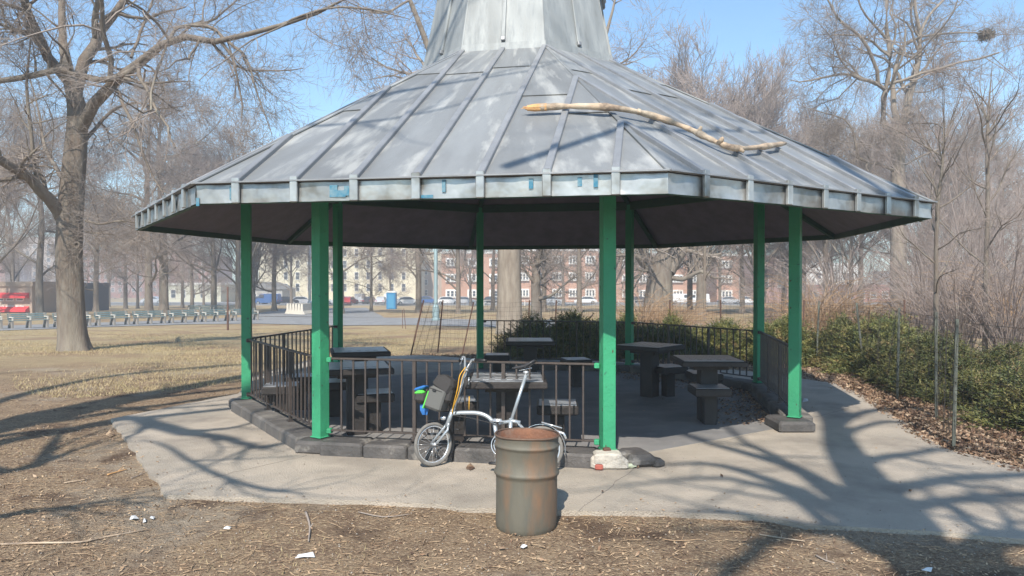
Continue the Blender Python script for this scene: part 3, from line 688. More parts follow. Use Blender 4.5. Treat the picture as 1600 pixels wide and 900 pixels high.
    mb = MB(); mb.tube([b(730, 624, -.03), b(730, 645, -.02)], .005, 6); part(mb, 'gear_cable', M_cable)
    mb = MB(); mb.box(b(725.5, 603, -.03), (.055, .05, .12), bev=.02); part(mb, 'stem_pouch', M_bagd); mb = MB(); mb.box(b(729.5, 600, -.058), (.012, .004, .07)); part(mb, 'reflective_strip', M_silver)
    # crank, chainring, pedals
    cc = b(786, 697); mb = MB()
    mb.lathe([(.075, -.002), (.082, -.002), (.082, .002), (.075, .002), (.075, -.002)], 32, cc + Vector((0, -.045, 0)), Matrix.Rotation(pi / 2, 3, 'X'))
    for i in range(5):
        a = 2 * pi * i / 5; mb.bar(cc + Vector((0, -.045, 0)), cc + Vector((.077 * cos(a), -.045, .077 * sin(a))), .016, .004)
    part(mb, 'chainring', M_chrome)
    mb = MB(); mb.lathe([(.098, -.002), (.106, -.002), (.106, .002), (.098, .002), (.098, -.002)], 32, cc + Vector((0, -.05, 0)), Matrix.Rotation(pi / 2, 3, 'X')); part(mb, 'chain_guard', M_chrome)
    mb = MB(); mb.bar(cc + Vector((0, -.06, 0)), b(776, 722, -.07), .02, .012, bev=.003); mb.bar(cc + Vector((0, .05, 0)), b(797, 673, .06), .02, .012, bev=.003); mb.tube([cc + Vector((0, -.07, 0)), cc + Vector((0, .06, 0))], .02, 10); part(mb, 'crank', M_chrome)
    for x, y, s in ((776, 724, -.11), (798, 671, .10)):
        mb = MB(); mb.box(b(x, y, s), (.09, .065, .022), bev=.005); part(mb, 'pedal', M_black)
    mb = MB(); mb.tube([cc + Vector((.0, -.045, .078)), Vector((rc.x, -.04, rc.z + .03))], .004, 5); mb.tube([cc + Vector((.0, -.045, -.078)), Vector((rc.x, -.04, rc.z - .03))], .004, 5); part(mb, 'chain', M_black)
    mb = MB(); mb.box(b(689.5, 659, -.04), (.05, .035, .038), bev=.01); part(mb, 'headlight', M_chrome)
    mb = MB(); mb.tube(spline([b(717, 652, -.02), b(715, 662, -.03), b(712, 674, -.02)], 8), .003, 5); mb.box(b(712, 676, -.02), (.05, .03, .012), bev=.004); part(mb, 'hanging_clip', M_black)
    mb = MB(); mb.tube([b(866, 672, .0), b(880, 676, 0), b(884, 684, 0)], .012, 8); mb.tube([b(846, 660, -.03), b(878, 668, -.03)], .007, 6); part(mb, 'rear_carrier', M_chrome)
    # luggage on the front carrier
    g = thing('handlebar_bag', tuple(t.matrix_basis @ b(690, 640, -.05)), 'grey and black bag with lime green trim mounted on the front of the bicycle', 'bag')
    W = t.matrix_basis; W3 = W.to_3x3()
    def bb(px, py, sx, sy, sz, ry, name, m, bev, y=-.05):
        mb = MB(); c = W @ b(px, py, y); M = W3 @ Matrix.Rotation(ry, 3, 'Y'); mb.box(c, (sx, sy, sz), M=M, bev=bev)
        o = link(name, mb.mesh(name, m, False, off=g.location), g); return o
    bb(681, 629, .17, .26, .215, R(17), 'main_pocket', M_bag, .022); bb(692, 607, .19, .25, .16, R(33), 'roll_top', M_bagd, .04); bb(697, 622, .11, .22, .15, R(12), 'rear_panel', M_bagd, .025, -.04)
    bb(682, 615.5, .13, .265, .012, R(17), 'buckle_strap', M_bagd, .004); bb(680, 616, .035, .02, .025, R(17), 'buckle', M_black, .005, -.185)
    bb(666, 631, .012, .25, .17, R(17), 'lime_piping', M_lime, .004)
    g2 = g; g = thing('saddle_pouch', tuple(t.matrix_basis @ b(655, 628, -.06)), 'small dark pouch with bright blue and lime green top at the front of the bicycle', 'bag')
    bb(655, 627, .12, .14, .13, R(6), 'pouch_body', M_bagd, .035, -.08); bb(654, 620.5, .10, .13, .045, R(-6), 'lime_top', M_lime, .024, -.092); bb(654, 613.5, .12, .13, .03, R(-18), 'blue_flap', M_bfab, .017, -.085)
    g = thing('hanging_cloth', tuple(t.matrix_basis @ b(660, 648, -.06)), 'blue cloth hanging below the bag at the front of the bicycle', 'cloth')
    mb = MB(); rsn = random.Random(2); pts = []
    P0 = [(652, 637), (662, 638), (667, 643), (665, 655), (657, 655), (654, 648)]
    vs = [W @ b(px, py, -.05 + rsn.uniform(-.02, .02)) for px, py in P0] + [W @ b(px, py, -.085 + rsn.uniform(-.02, .02)) for px, py in P0]
    mb.add(vs, [(5, 4, 3, 2, 1, 0), (6, 7, 8, 9, 10, 11)] + [(i, (i + 1) % 6, 6 + (i + 1) % 6, 6 + i) for i in range(6)]); link('cloth', mb.mesh('cloth', M_bfab, False, off=g.location), g)
bicycle()
# ------------------------------------------------------------------ branching plants (vectorised)
RMIN = [.0035]   # thinnest twig, metres
def nrm(a): return a / np.maximum(np.linalg.norm(a, axis=-1, keepdims=True), 1e-9)
def resample(P, r, K):
    P = spline(P, 40); r = np.interp(np.linspace(0, 1, 41), np.linspace(0, 1, len(r)), r)
    s = np.concatenate([[0], np.cumsum(np.linalg.norm(np.diff(P, axis=0), axis=1))]); q = np.linspace(0, s[-1], K + 1)
    return np.stack([np.interp(q, s, P[:, i]) for i in range(3)], 1), np.interp(q, s, r)
def spawn(rs, P, Rr, m, t0, t1, ang, lr, rr, K, wob, trop, minlen=0, Ltop=.5, lens=None, tipbias=1.0):
    N, K1, _ = P.shape; M = N * m
    pi_ = np.repeat(np.arange(N), m); t = t0 + (t1 - t0) * rs.rand(M) ** (1 / tipbias)
    t[m - 1::m] = np.where(rs.rand(N) < .8, 1.0, t[m - 1::m])          # a leader that carries on from the tip
    f = t * (K1 - 1); i = np.minimum(f.astype(int), K1 - 2); u = (f - i)[:, None]
    base = P[pi_, i] * (1 - u) + P[pi_, i + 1] * u; rad = Rr[pi_, i] * (1 - u[:, 0]) + Rr[pi_, i + 1] * u[:, 0]
    tan_ = nrm(P[pi_, i + 1] - P[pi_, i]); L = np.linalg.norm(np.diff(P, axis=1), axis=2).sum(1)[pi_]
    rnd = rs.normal(size=(M, 3)); perp = nrm(rnd - (rnd * tan_).sum(1, keepdims=True) * tan_)
    a = np.radians(rs.uniform(ang[0], ang[1], M)); a[t >= .999] *= .35; a = a[:, None]
    d = nrm(tan_ * np.cos(a) + perp * np.sin(a))
    ln = np.maximum(L * lr * (1 - Ltop * t) * rs.uniform(.6, 1.25, M), minlen)
    r0 = np.minimum(np.maximum(rad * .9, RMIN[0]), np.maximum(rad * rr * rs.uniform(.7, 1.1, M), RMIN[0]))
    pts = [base]; st = (ln / K)[:, None]; tv = np.asarray(trop)[None]
    for k in range(K):
        d = nrm(d + rs.normal(size=(M, 3)) * wob + tv); pts.append(pts[-1] + d * st)
    Pn = np.stack(pts, 1); prof = np.linspace(1, .28 if RMIN[0] < .006 else .5, K + 1)[None]
    return Pn, r0[:, None] * prof
def tubes(P, Rr, n):
    N, K1, _ = P.shape
    T = np.empty_like(P); T[:, 1:-1] = P[:, 2:] - P[:, :-2]; T[:, 0] = P[:, 1] - P[:, 0]; T[:, -1] = P[:, -1] - P[:, -2]; T = nrm(T)
    ref = np.where(np.abs(T[:, :1, 2:3]) > .9, np.array([1., 0, 0]), np.array([0, 0, 1.])); ref = np.broadcast_to(ref, P.shape)
    U = nrm(np.cross(T, ref)); V = np.cross(T, U); a = np.arange(n) * 2 * pi / n
    ring = P[:, :, None] + Rr[:, :, None, None] * (U[:, :, None] * np.cos(a)[None, None, :, None] + V[:, :, None] * np.sin(a)[None, None, :, None])
    base = (np.arange(N) * K1 * n)[:, None, None] + (np.arange(K1 - 1) * n)[None, :, None]; j = np.arange(n)[None, None]; j2 = (j + 1) % n
    F = np.stack([base + j, base + j2, base + n + j2, base + n + j], -1).reshape(-1, 4)
    return ring.reshape(-1, 3), F
def join(parts):
    V = []; F = []; o = 0
    for v, f in parts: V.append(v); F.append(f + o); o += len(v)
    return np.concatenate(V), np.concatenate(F)
def stack(lst, K):
    Q = [resample(p, r, K) for p, r in lst]; return np.stack([q[0] for q in Q]), np.stack([q[1] for q in Q])
def crown_levels(rs, P, Rr, lv):
    """lv: list of dicts per further level"""
    out = []
    for q in lv:
        P, Rr = spawn(rs, P, Rr, **q); out.append((P, Rr))
    return out
def flare(pts, r, top=1.0):
    return pts, r
def trunk_mesh(P, r, n=18, rs=None, roots=.0):
    """tapered, fluted trunk with a root flare"""
    P = np.asarray(P); K = len(P); V = []; F = []
    ph = rs.uniform(0, 6, 6); h0 = P[0][2]
    T = nrm(np.gradient(P, axis=0))
    for i in range(K):
        U = nrm(np.cross(T[i], [0, 1, .01])); W = np.cross(T[i], U)
        for j in range(n):
            a = 2 * pi * j / n; h = P[i][2] - h0
            k = 1 + .05 * sin(2 * a + ph[0] + h * .3) + .04 * sin(3 * a + ph[1] + h * .2) + .035 * sin(5 * a + ph[2] + h * .6) + .02 * sin(9 * a + ph[4]) + roots * math.exp(-h * 2.6) * (1 + .55 * sin(5 * a + ph[3]) + .3 * sin(8 * a + ph[5]))
            V.append(P[i] + (U * cos(a) + W * sin(a)) * r[i] * k)
    F = [(i * n + j, i * n + (j + 1) % n, (i + 1) * n + (j + 1) % n, (i + 1) * n + j) for i in range(K - 1) for j in range(n)]
    return np.array(V), np.array(F)

def make_tree(rs, trunk, limbs, lv, roots=.35, bark=None, twig=None, K0=10):
    """trunk (pts, radii); limbs list -> meshes 'trunk' (with limbs) and 'crown' """
    tp = spline(trunk[0], 26); tr = np.interp(np.linspace(0, 1, 27), np.linspace(0, 1, len(trunk[1])), trunk[1])
    tm = trunk_mesh(tp, tr, 20, rs, roots)
    P, Rr = stack(limbs, K0)
    P[:, 1:-1] += rs.normal(size=P[:, 1:-1].shape) * (Rr[:, 1:-1, None] * .18)
    lm = tubes(P, Rr, 8)
    cl = crown_levels(rs, P, Rr, lv)
    sides = [6, 4, 3, 3, 3]
    big = [tm, lm]; small = []
    for (p, r), n in zip(cl, sides):
        (big if n >= 6 else small).append(tubes(p, r, n))
    return join(big), join(small)
def generic_limbs(rs, H, r0, nl, h0, h1, elev, reach, leader=True, lean=(0, 0)):
    tp = [(0, 0, 0), (lean[0] * .3, lean[1] * .3, H * .25), (lean[0] * .6 + rs.normal() * .1, lean[1] * .6 + rs.normal() * .1, H * .5), (lean[0] + rs.normal() * .25, lean[1] + rs.normal() * .25, H * .72), (lean[0] + rs.normal() * .4, lean[1] + rs.normal() * .4, H * .95)]
    tr = [r0, r0 * .9, r0 * .72, r0 * .45, r0 * .10]
    sp = spline(tp, 40); rr = np.interp(np.linspace(0, 1, 41), np.linspace(0, 1, 5), tr); limbs = []
    a0 = rs.uniform(0, 6)
    for i in range(nl):
        f = h0 + (h1 - h0) * (i / max(nl - 1, 1)); k = min(int(f * 40), 39); b = sp[k]; a = a0 + i * 2.4 + rs.uniform(-.5, .5)
        L = reach * H * (1 - .45 * f) * rs.uniform(.8, 1.2); e = radians_(elev[0] + (elev[1] - elev[0]) * rs.rand()); pts = [b]; d = np.array([cos(a) * cos(e), sin(a) * cos(e), sin(e)])
        for j in range(5):
            d = nrm(d + rs.normal(size=3) * .22 + np.array([0, 0, .10])); pts.append(pts[-1] + d * L / 5)
        r = min(rr[k] * .8, r0 * .42) * rs.uniform(.7, 1.1); limbs.append((np.array(pts), [r, r * .8, r * .62, r * .45, r * .3, r * .15]))
    limbs.append((sp[[18, 24, 29, 33, 37, 40]], list(rr[[18, 24, 29, 33, 37, 40]])))
    limbs.append((sp[[24, 28, 32, 36, 38, 40]], list(rr[[24, 28, 32, 36, 38, 40]] * .9)))
    return (tp, tr), limbs
radians_ = math.radians
LV_OAK = [dict(m=9, t0=.15, t1=1, ang=(30, 75), lr=.55, rr=.55, K=6, wob=.2, trop=(0, 0, .03)), dict(m=8, t0=.15, t1=1, ang=(30, 70), lr=.55, rr=.6, K=4, wob=.22, trop=(0, 0, .0), minlen=.9),
          dict(m=6, t0=.1, t1=1, ang=(25, 70), lr=.6, rr=.65, K=3, wob=.22, trop=(0, 0, -.01), minlen=.7), dict(m=5, t0=.1, t1=1, ang=(25, 60), lr=.6, rr=.8, K=2, wob=.15, trop=(0, 0, .02), minlen=.45)]
LV_ELM = [dict(m=9, t0=.2, t1=1, ang=(14, 38), lr=.62, rr=.6, K=6, wob=.10, trop=(0, 0, .05)), dict(m=8, t0=.12, t1=1, ang=(12, 38), lr=.6, rr=.6, K=4, wob=.10, trop=(0, 0, .04), minlen=1.1),
          dict(m=7, t0=.1, t1=1, ang=(14, 40), lr=.6, rr=.65, K=3, wob=.10, trop=(0, 0, .03), minlen=.9), dict(m=4, t0=.1, t1=1, ang=(14, 40), lr=.7, rr=.8, K=2, wob=.08, trop=(0, 0, .02), minlen=.6)]
def tree_variant(seed, H, r0, nl, h0, h1, elev, reach, lv, lean=(0, 0), bark=M_bark, twig=M_twig, roots=.35, thick=None):
    rs = np.random.RandomState(seed); tr, lb = generic_limbs(rs, H, r0, nl, h0, h1, elev, reach, lean=lean)
    big, small = make_tree(rs, tr, lb, lv, roots)
    return raw_mesh('tree_trunk', *big, bark, True), raw_mesh('tree_crown', *small, twig, True)
def place_tree(var, loc, rz, sc, label, group=None, name='bare_tree', cat='tree'):
    t = thing(name, loc, label, cat, group, (0, 0, rz)); t.scale = (sc, sc, sc) if not hasattr(sc, '__len__') else sc
    link('trunk', var[0], t); link('crown', var[1], t); return t
def fat(lv, k):  # trim children for budgets
    return [dict(q, m=max(2, q['m'] - k)) for q in lv]

RMIN[0] = .0078
V_oak = tree_variant(3, 16, .30, 9, .20, .9, (5, 55), .48, fat(LV_OAK, 1))
V_oak2 = tree_variant(14, 15, .26, 9, .17, .9, (0, 60), .42, fat(LV_OAK, 1), twig=M_twigr)
V_elm = tree_variant(8, 15, .26, 9, .18, .55, (30, 72), .68, fat(LV_ELM, 1), twig=M_twigr)
V_elm2 = tree_variant(21, 16, .26, 8, .18, .6, (40, 76), .64, fat(LV_ELM, 1), twig=M_twigr)
RMIN[0] = .0045
V_thin = tree_variant(31, 10, .085, 14, .25, .9, (35, 65), .34, [dict(m=6, t0=.2, t1=1, ang=(20, 45), lr=.5, rr=.6, K=5, wob=.12, trop=(0, 0, .06)), dict(m=5, t0=.2, t1=1, ang=(20, 45), lr=.5, rr=.7, K=4, wob=.12, trop=(0, 0, .04), minlen=.4), dict(m=3, t0=.2, t1=1, ang=(20, 45), lr=.6, rr=.7, K=3, wob=.1, trop=(0, 0, .0), minlen=.3)], bark=M_bark, twig=M_twigr, roots=.1)
RMIN[0] = .014
V_fan = tree_variant(58, 15, .30, 15, .16, .34, (32, 82), .72, fat(LV_ELM, 1), twig=M_twigr)
RMIN[0] = .009
V_gnarl = tree_variant(44, 9, .62, 8, .28, .8, (5, 40), .6, fat(LV_OAK, 2), roots=.3)

GB = 'bare trees across the park'
def T(var, px, d, sc, rz, label, dz=0, name='bare_tree'):
    return place_tree(var, (atx(px, d), d, tz(d) - .05 + dz), rz, sc, label, GB, name)
T(V_oak, 62, 58, .95, .4, 'forked bare tree left of the big trunk behind the benches')
T(V_oak2, 232, 57, 1.15, 2.4, 'slimmer of the twin bare trunks behind the bench row')
T(V_oak, 256, 60, 1.18, 4.2, 'thicker of the twin bare trunks behind the bench row')
T(V_elm, 334, 72, 1.05, 1.2, 'bare tree left of the left gazebo post behind the far bench end')
T(V_oak2, 428, 78, .95, .2, 'bare tree before the cream building left of the front left post')
T(V_oak, 533, 66, .85, 3.3, 'bare tree right of the front left post with an arching limb')
T(V_oak2, 580, 76, .62, 5.1, 'small spreading bare tree in front of the parked cars')
T(V_oak, 654, 70, .98, 1.9, 'leaning bare tree just left of the teal lamp pole')
T(V_elm, 716, 66, .80, .8, 'bushy bare tree between the teal lamp pole and the slim back post')
T(V_gnarl, 838, 46, .62, 2.2, 'small knotty bare tree right of the thick trunk seen under the roof')
T(V_oak2, 905, 70, 1.0, 4.4, 'pale bare tree left of the front right post')
T(V_oak, 1078, 74, .9, .9, 'bare tree beside the white camper van')
T(V_thin, 1101, 33, .95, 1.0, 'slender pinkish sapling behind the back fence', name='sapling')
T(V_oak2, 1160, 68, .85, 2.9, 'bare tree before the orange balconies at the right')
T(V_fan, 1095, 60, 1.22, 0.0, 'fan shaped reddish elm right of the cupola')
T(V_fan, 1185, 66, 1.18, 2.0, 'second fan shaped elm behind the right end of the roof')
T(V_fan, 1040, 68, 1.15, 4.1, 'fan shaped reddish elm closest to the cupola on its right')
T(V_fan, 1240, 74, 1.1, 3.3, 'smallest fan shaped elm beside the far right end of the roof')
T(V_fan, 395, 78, .9, 3.3, 'fan shaped bare tree above the left corner of the roof')
T(V_thin, 1463, 15.5, .62, .4, 'thin grey sapling behind the hedge fence near the right eave', name='sapling')
T(V_thin, 1540, 17.5, .75, 2.4, 'thin sapling at the right edge behind the yew hedge', name='sapling')
T(V_elm2, 1330, 48, .62, 5.3, 'low twiggy tree left of the tall forked trunk')
T(V_elm, 1455, 52, .95, 1.0, 'tree with dense pink twigs behind the tall forked trunk')
T(V_oak2, 1560, 56, 1.05, .0, 'farther bare tree in the upper right corner')
T(V_oak2, 150, 75, 1.0, 1.0, 'far bare tree showing right of the big left trunk')
T(V_elm, -20, 50, 1.0, 3.0, 'bare tree cut by the left edge of the photo')
T(V_elm2, 20, 80, .9, 4.6, 'far bare tree above the shop with red awnings')
T(V_oak, 196, 95, .8, 4.6, 'small distant bare tree before the red brick block')
T(V_elm2, 372, 62, .9, 3.6, 'bare tree touching the left end of the roof')
T(V_oak2, 300, 90, .85, 3.9, 'bare tree before the pale grey house')
T(V_oak, 770, 84, .8, .5, 'far bare tree seen left of the thick trunk under the roof')
T(V_elm, 960, 80, .85, 5.5, 'far bare tree seen between the front right post and the back post')
T(V_oak, 1225, 78, .95, 1.4, 'bare tree between the two right hand posts')
T(V_elm2, 1290, 62, .95, .7, 'bare tree right of the rightmost post')

vv = [V_oak, V_oak2, V_elm, V_elm2]; rx = random.Random(99)
more = [(-40, 66), (28, 98), (170, 110), (215, 96), (285, 100), (318, 120), (392, 84), (455, 118), (500, 120), (610, 118), (735, 119), (850, 74), (880, 116), (985, 110), (1050, 104), (1125, 100), (1195, 92), (1255, 70), (1300, 84), (1345, 76), (1480, 82), (1590, 80)]
for i, (px, d) in enumerate(more):
    v = vv[i % 4]; T(v, px, d, rx.uniform(.75, 1.1) * (1 if d < 90 else .8), rx.uniform(0, 6), 'one of the distant grey brown bare trees filling the background of the park')['group'] = 'distant background trees'
# --- the big tree on the left, limbs traced in place
D = 19.8
def L_(pts, r): # pts (px,py,depth offset)
    return (np.array([at(px, py, D + dd) for px, py, dd in pts]), r)
RMIN[0] = .0036
rs = np.random.RandomState(77)
zb = tz(D)
tk = ([tuple(at(117, 556, D)), tuple(at(113, 520, D)), tuple(at(110, 450, D)), tuple(at(108, 380, D)), tuple(at(112, 300, D)), tuple(at(119, 220, D)), tuple(at(120, 170, D)), tuple(at(108, 120, D)), tuple(at(97, 60, D + .3))], [.37, .335, .315, .315, .295, .26, .23, .15, .10])
lb = [L_([(110, 130, 0), (80, 95, -.4), (62, 60, -.8), (45, 20, -1.2), (30, -40, -2), (20, -120, -2.5)], [.19, .16, .15, .13, .11, .05]),
      L_([(108, 120, 0), (98, 60, .4), (97, 0, .8), (92, -80, 1), (100, -160, 1.2)], [.15, .12, .11, .09, .04]),
      L_([(118, 150, 0), (132, 95, .4), (152, 55, .8), (175, 25, 1.1), (205, -20, 1.4), (240, -90, 2)], [.20, .19, .16, .14, .11, .04]),
      L_([(150, 60, .7), (150, 20, .2), (158, -30, -.2), (150, -100, -.4)], [.12, .1, .08, .03]),
      L_([(122, 210, 0), (145, 165, -.3), (172, 135, -.8), (205, 110, -1.3), (235, 80, -1.9), (262, 66, -2.4), (300, 58, -3), (345, 64, -3.6), (395, 52, -4.2), (440, 40, -4.8), (490, 22, -5.4), (560, -12, -6)], [.21, .19, .17, .15, .125, .105, .09, .08, .068, .058, .045, .015]),
      L_([(440, 40, -4.8), (470, 25, -5.2), (520, 12, -5.8), (580, 15, -6.4), (640, 30, -7)], [.035, .03, .025, .02, .008]),
      L_([(-60, 132, -1.8), (0, 127, -1.4), (50, 117, -1.1), (100, 108, -1.0), (135, 121, -1.0), (180, 122, -1.3), (220, 100, -1.6), (245, 72, -2.0)], [.06, .085, .10, .11, .10, .10, .09, .06]),
      L_([(195, 122, -1.4), (225, 130, -1.8), (262, 128, -2.2), (298, 127, -2.7)], [.05, .045, .03, .01]),
      L_([(100, 345, 0), (82, 315, -.4), (50, 285, -1.0), (20, 262, -1.6), (-20, 235, -2.3), (-80, 215, -3)], [.24, .20, .17, .15, .12, .06]),
      L_([(60, 295, -.9), (50, 220, -1.0), (42, 140, -1.2), (48, 60, -1.4)], [.07, .06, .045, .02]),
      L_([(134, 345, .1), (158, 350, -.2), (190, 345, -.6), (235, 352, -1)], [.05, .04, .03, .01]),
      L_([(134, 362, .1), (160, 365, -.3), (178, 366, -.5)], [.035, .03, .01]),
      L_([(126, 230, .0), (150, 200, .4), (180, 170, .9), (215, 160, 1.4), (250, 170, 2), (290, 165, 2.4)], [.08, .06, .05, .04, .03, .01]),
      L_([(345, 64, -3.6), (365, 95, -3.6), (372, 130, -3.5), (378, 160, -3.6), (378, 185, -3.7)], [.045, .035, .03, .025, .012]),
      L_([(300, 40, -2.6), (330, 42, -2.9), (355, 65, -3.3), (385, 90, -3.6), (400, 140, -3.8), (425, 210, -4)], [.055, .05, .045, .035, .025, .01]),
      L_([(262, 66, -2.4), (275, 45, -2.2), (305, 38, -2.5), (335, 30, -2.4), (370, 0, -2.2)], [.055, .05, .045, .035, .02]),
      L_([(62, 60, -.8), (20, 45, -1.4), (-20, 30, -2)], [.08, .06, .03]),
      L_([(205, 90, -1.3), (220, 50, -.8), (235, 10, -.4), (260, -50, 0)], [.05, .045, .035, .01]),
      L_([(112, 300, 0), (92, 270, 1.0), (70, 230, 2), (60, 170, 2.6), (40, 100, 3)], [.09, .08, .06, .04, .02])]
lb = [(p, list(np.array(r) * .80)) for p, r in lb]
lvA = [dict(m=10, t0=.15, t1=1, ang=(35, 80), lr=.42, rr=.5, K=7, wob=.22, trop=(0, 0, -.01), minlen=.8), dict(m=6, t0=.1, t1=1, ang=(30, 70), lr=.55, rr=.6, K=5, wob=.22, trop=(0, 0, -.03), minlen=.6),
       dict(m=6, t0=.1, t1=1, ang=(25, 70), lr=.55, rr=.65, K=3, wob=.22, trop=(0, 0, -.02), minlen=.45), dict(m=3, t0=.15, t1=1, ang=(25, 60), lr=.6, rr=.8, K=2, wob=.18, trop=(0, 0, .02), minlen=.3)]
big, small = make_tree(rs, tk, lb, lvA, .30)
base = at(117, 548, D)
def own_tree(big, small, base, label, bark=M_bark, twig=M_twig, name='bare_tree'):
    t = thing(name, tuple(base), label, 'tree'); link('trunk', raw_mesh('trunk', big[0] - base, big[1], bark, True), t); link('crown', raw_mesh('crown', small[0] - base, small[1], twig, True), t); return t
bt = own_tree(big, small, base, 'huge old bare tree with wide flared trunk on the lawn at left')
# knot hole with a healed ring
mb = MB(); kc = at(120, 383, D - .40); mb.tube([kc + np.array([.07 * cos(a), 0.01 * sin(2 * a), .07 * sin(a)]) for a in [2 * pi * i / 14 for i in range(14)]], .028, 6, closed=True); mb.tube([kc + np.array([0, .02, 0]), kc + np.array([0, .1, 0])], [.06, .06], 10)
mb.build('knot', M_bark, bt, True)

# --- thick trunk seen under the roof, its crown rises behind the cupola
D = 31
RMIN[0] = .006
rs = np.random.RandomState(5)
tk = ([tuple(at(796, 535, D)), tuple(at(796, 470, D)), tuple(at(795, 390, D)), tuple(at(796, 280, D)), tuple(at(790, 150, D)), tuple(at(785, 20, D)), tuple(at(780, -140, D))], [.56, .50, .47, .42, .34, .22, .05])
lb = [L_([(795, 330, 0), (740, 240, -.5), (695, 150, -1), (668, 70, -1.4), (640, 0, -2), (610, -70, -2)], [.20, .17, .14, .12, .09, .04]),
      L_([(672, 85, -1.4), (690, 40, -1.6), (700, 0, -1.6), (715, -60, -1.6)], [.09, .07, .05, .02]),
      L_([(796, 300, 0), (850, 220, -.5), (905, 140, -1), (945, 60, -1.4), (965, -20, -1.6)], [.17, .14, .11, .08, .03]),
      L_([(700, 150, -1), (665, 125, -1.4), (640, 125, -1.8), (612, 118, -2.4), (575, 125, -3)], [.05, .04, .035, .03, .01]),
      L_([(905, 140, -1), (950, 110, -1.4), (985, 90, -1.8), (1010, 60, -2)], [.06, .05, .03, .01]),
      L_([(788, 100, 0), (830, 0, 0), (860, -100, 0)], [.15, .1, .03]), L_([(788, 120, 0), (740, 0, .5), (700, -120, 1)], [.15, .1, .03]),
      L_([(640, 0, -2), (600, 20, -2.5), (560, 10, -3), (520, -10, -3.5)], [.05, .04, .03, .01])]
lvB = [dict(q) for q in LV_OAK]; lvB[0] = dict(lvB[0], lr=.42)
big, small = make_tree(rs, tk, lb, fat(lvB, 2), .25)
own_tree(big, small, at(796, 530, D), 'thick straight trunk seen under the roof whose crown rises behind the cupola', M_bark2, M_twigr)

# --- tall forked tree at right
D = 40
RMIN[0] = .0068
rs = np.random.RandomState(9); X = lambda cx, cy, dd=0: (1150 + cx / 3, cy / 3, dd)
tk = ([tuple(at(1405, 520, D)), tuple(at(1404, 440, D)), tuple(at(1404, 350, D)), tuple(at(1403, 260, D)), tuple(at(1402, 215, D)), tuple(at(1400, 180, D))], [.44, .40, .38, .34, .33, .18])
lb = [L_([X(755, 660), X(700, 600), X(690, 520, -.3), X(700, 430, -.5), X(715, 360, -.5), X(725, 250, -.5), X(705, 130, -.5), X(708, 0, -.5), (1385, -60, 0), (1388, -130, 0)], [.22, .20, .19, .18, .16, .15, .12, .10, .07, .02]),
      L_([X(765, 600), X(740, 500, .3), X(735, 380, .3), X(760, 260, .5), X(800, 195, .6), X(900, 165, .7), X(1000, 155, .9), X(1110, 150, 1.2), X(1200, 170, 1.4), X(1300, 150, 1.6)], [.22, .19, .15, .11, .09, .075, .065, .05, .035, .012]),
      L_([X(765, 640), X(790, 520, .4), X(830, 400, .6), X(850, 280, .7), X(860, 150, .8), X(840, 50, .8), X(830, -60, .8), (1430, -120, 1)], [.27, .24, .22, .18, .14, .11, .08, .02]),
      L_([X(860, 170, .8), X(900, 80, 1), X(950, 20, 1.2), X(1010, -40, 1.4), (1520, -80, 1.6)], [.11, .09, .08, .06, .02]),
      L_([X(700, 420, -.4), X(650, 390, -.9), X(590, 370, -1.4), X(510, 345, -2), X(400, 365, -2.6), X(310, 385, -3), X(250, 375, -3.4)], [.14, .12, .11, .08, .06, .045, .015]),
      L_([X(590, 370, -1.4), X(520, 320, -1.8), X(470, 240, -2.2), X(450, 180, -2.6), X(380, 100, -3)], [.07, .05, .045, .035, .01]),
      L_([X(665, 390, -.8), X(655, 310, -1.2), X(610, 210, -1.6), X(560, 150, -2), X(490, 100, -2.4), X(440, 20, -2.8), (1280, -30, -3)], [.13, .11, .10, .085, .075, .06, .02]),
      L_([X(720, 200, -.5), X(660, 130, -1), X(600, 60, -1.4), X(570, -10, -1.6), (1320, -70, -2)], [.09, .075, .06, .05, .02]),
      L_([X(745, 800), X(640, 760, -.8), X(580, 750, -1.2), X(560, 680, -1.4), X(545, 600, -1.4), X(500, 555, -1.6), X(400, 525, -2), X(340, 510, -2.2)], [.11, .09, .085, .08, .07, .055, .035, .012]),
      L_([X(550, 670, -1.4), X(500, 665, -1.6), X(440, 660, -1.8)], [.045, .035, .01]), L_([X(560, 670, -1.4), X(620, 680, -1.8), X(680, 670, -2)], [.035, .025, .01]),
      L_([X(830, 380, .6), X(900, 300, 1), X(950, 230, 1.4), X(1000, 200, 1.8), X(1150, 190, 2.6)], [.10, .08, .06, .05, .015]),
      L_([X(690, 520, -.3), X(780, 590, -1), X(820, 540, -1.3), X(850, 500, -1.6)], [.06, .06, .04, .01]),
      L_([X(820, 430, .5), X(900, 430, .9), X(980, 400, 1.3), X(1080, 380, 1.8)], [.05, .04, .03, .01]),
      L_([X(780, 780), X(850, 740, .5), X(950, 700, 1), X(1050, 690, 1.5), X(1100, 640, 2)], [.08, .06, .05, .04, .01])]
lb = [(p, list(np.array(r) * .85)) for p, r in lb]
lvC = [dict(q) for q in LV_OAK]; lvC[0] = dict(lvC[0], lr=.38, m=10)
big, small = make_tree(rs, tk, lb, fat(lvC, 1), .2)
own_tree(big, small, at(1405, 515, D), 'tall bare tree with forked trunk rising beyond the right end of the roof', M_bark2, M_twig)
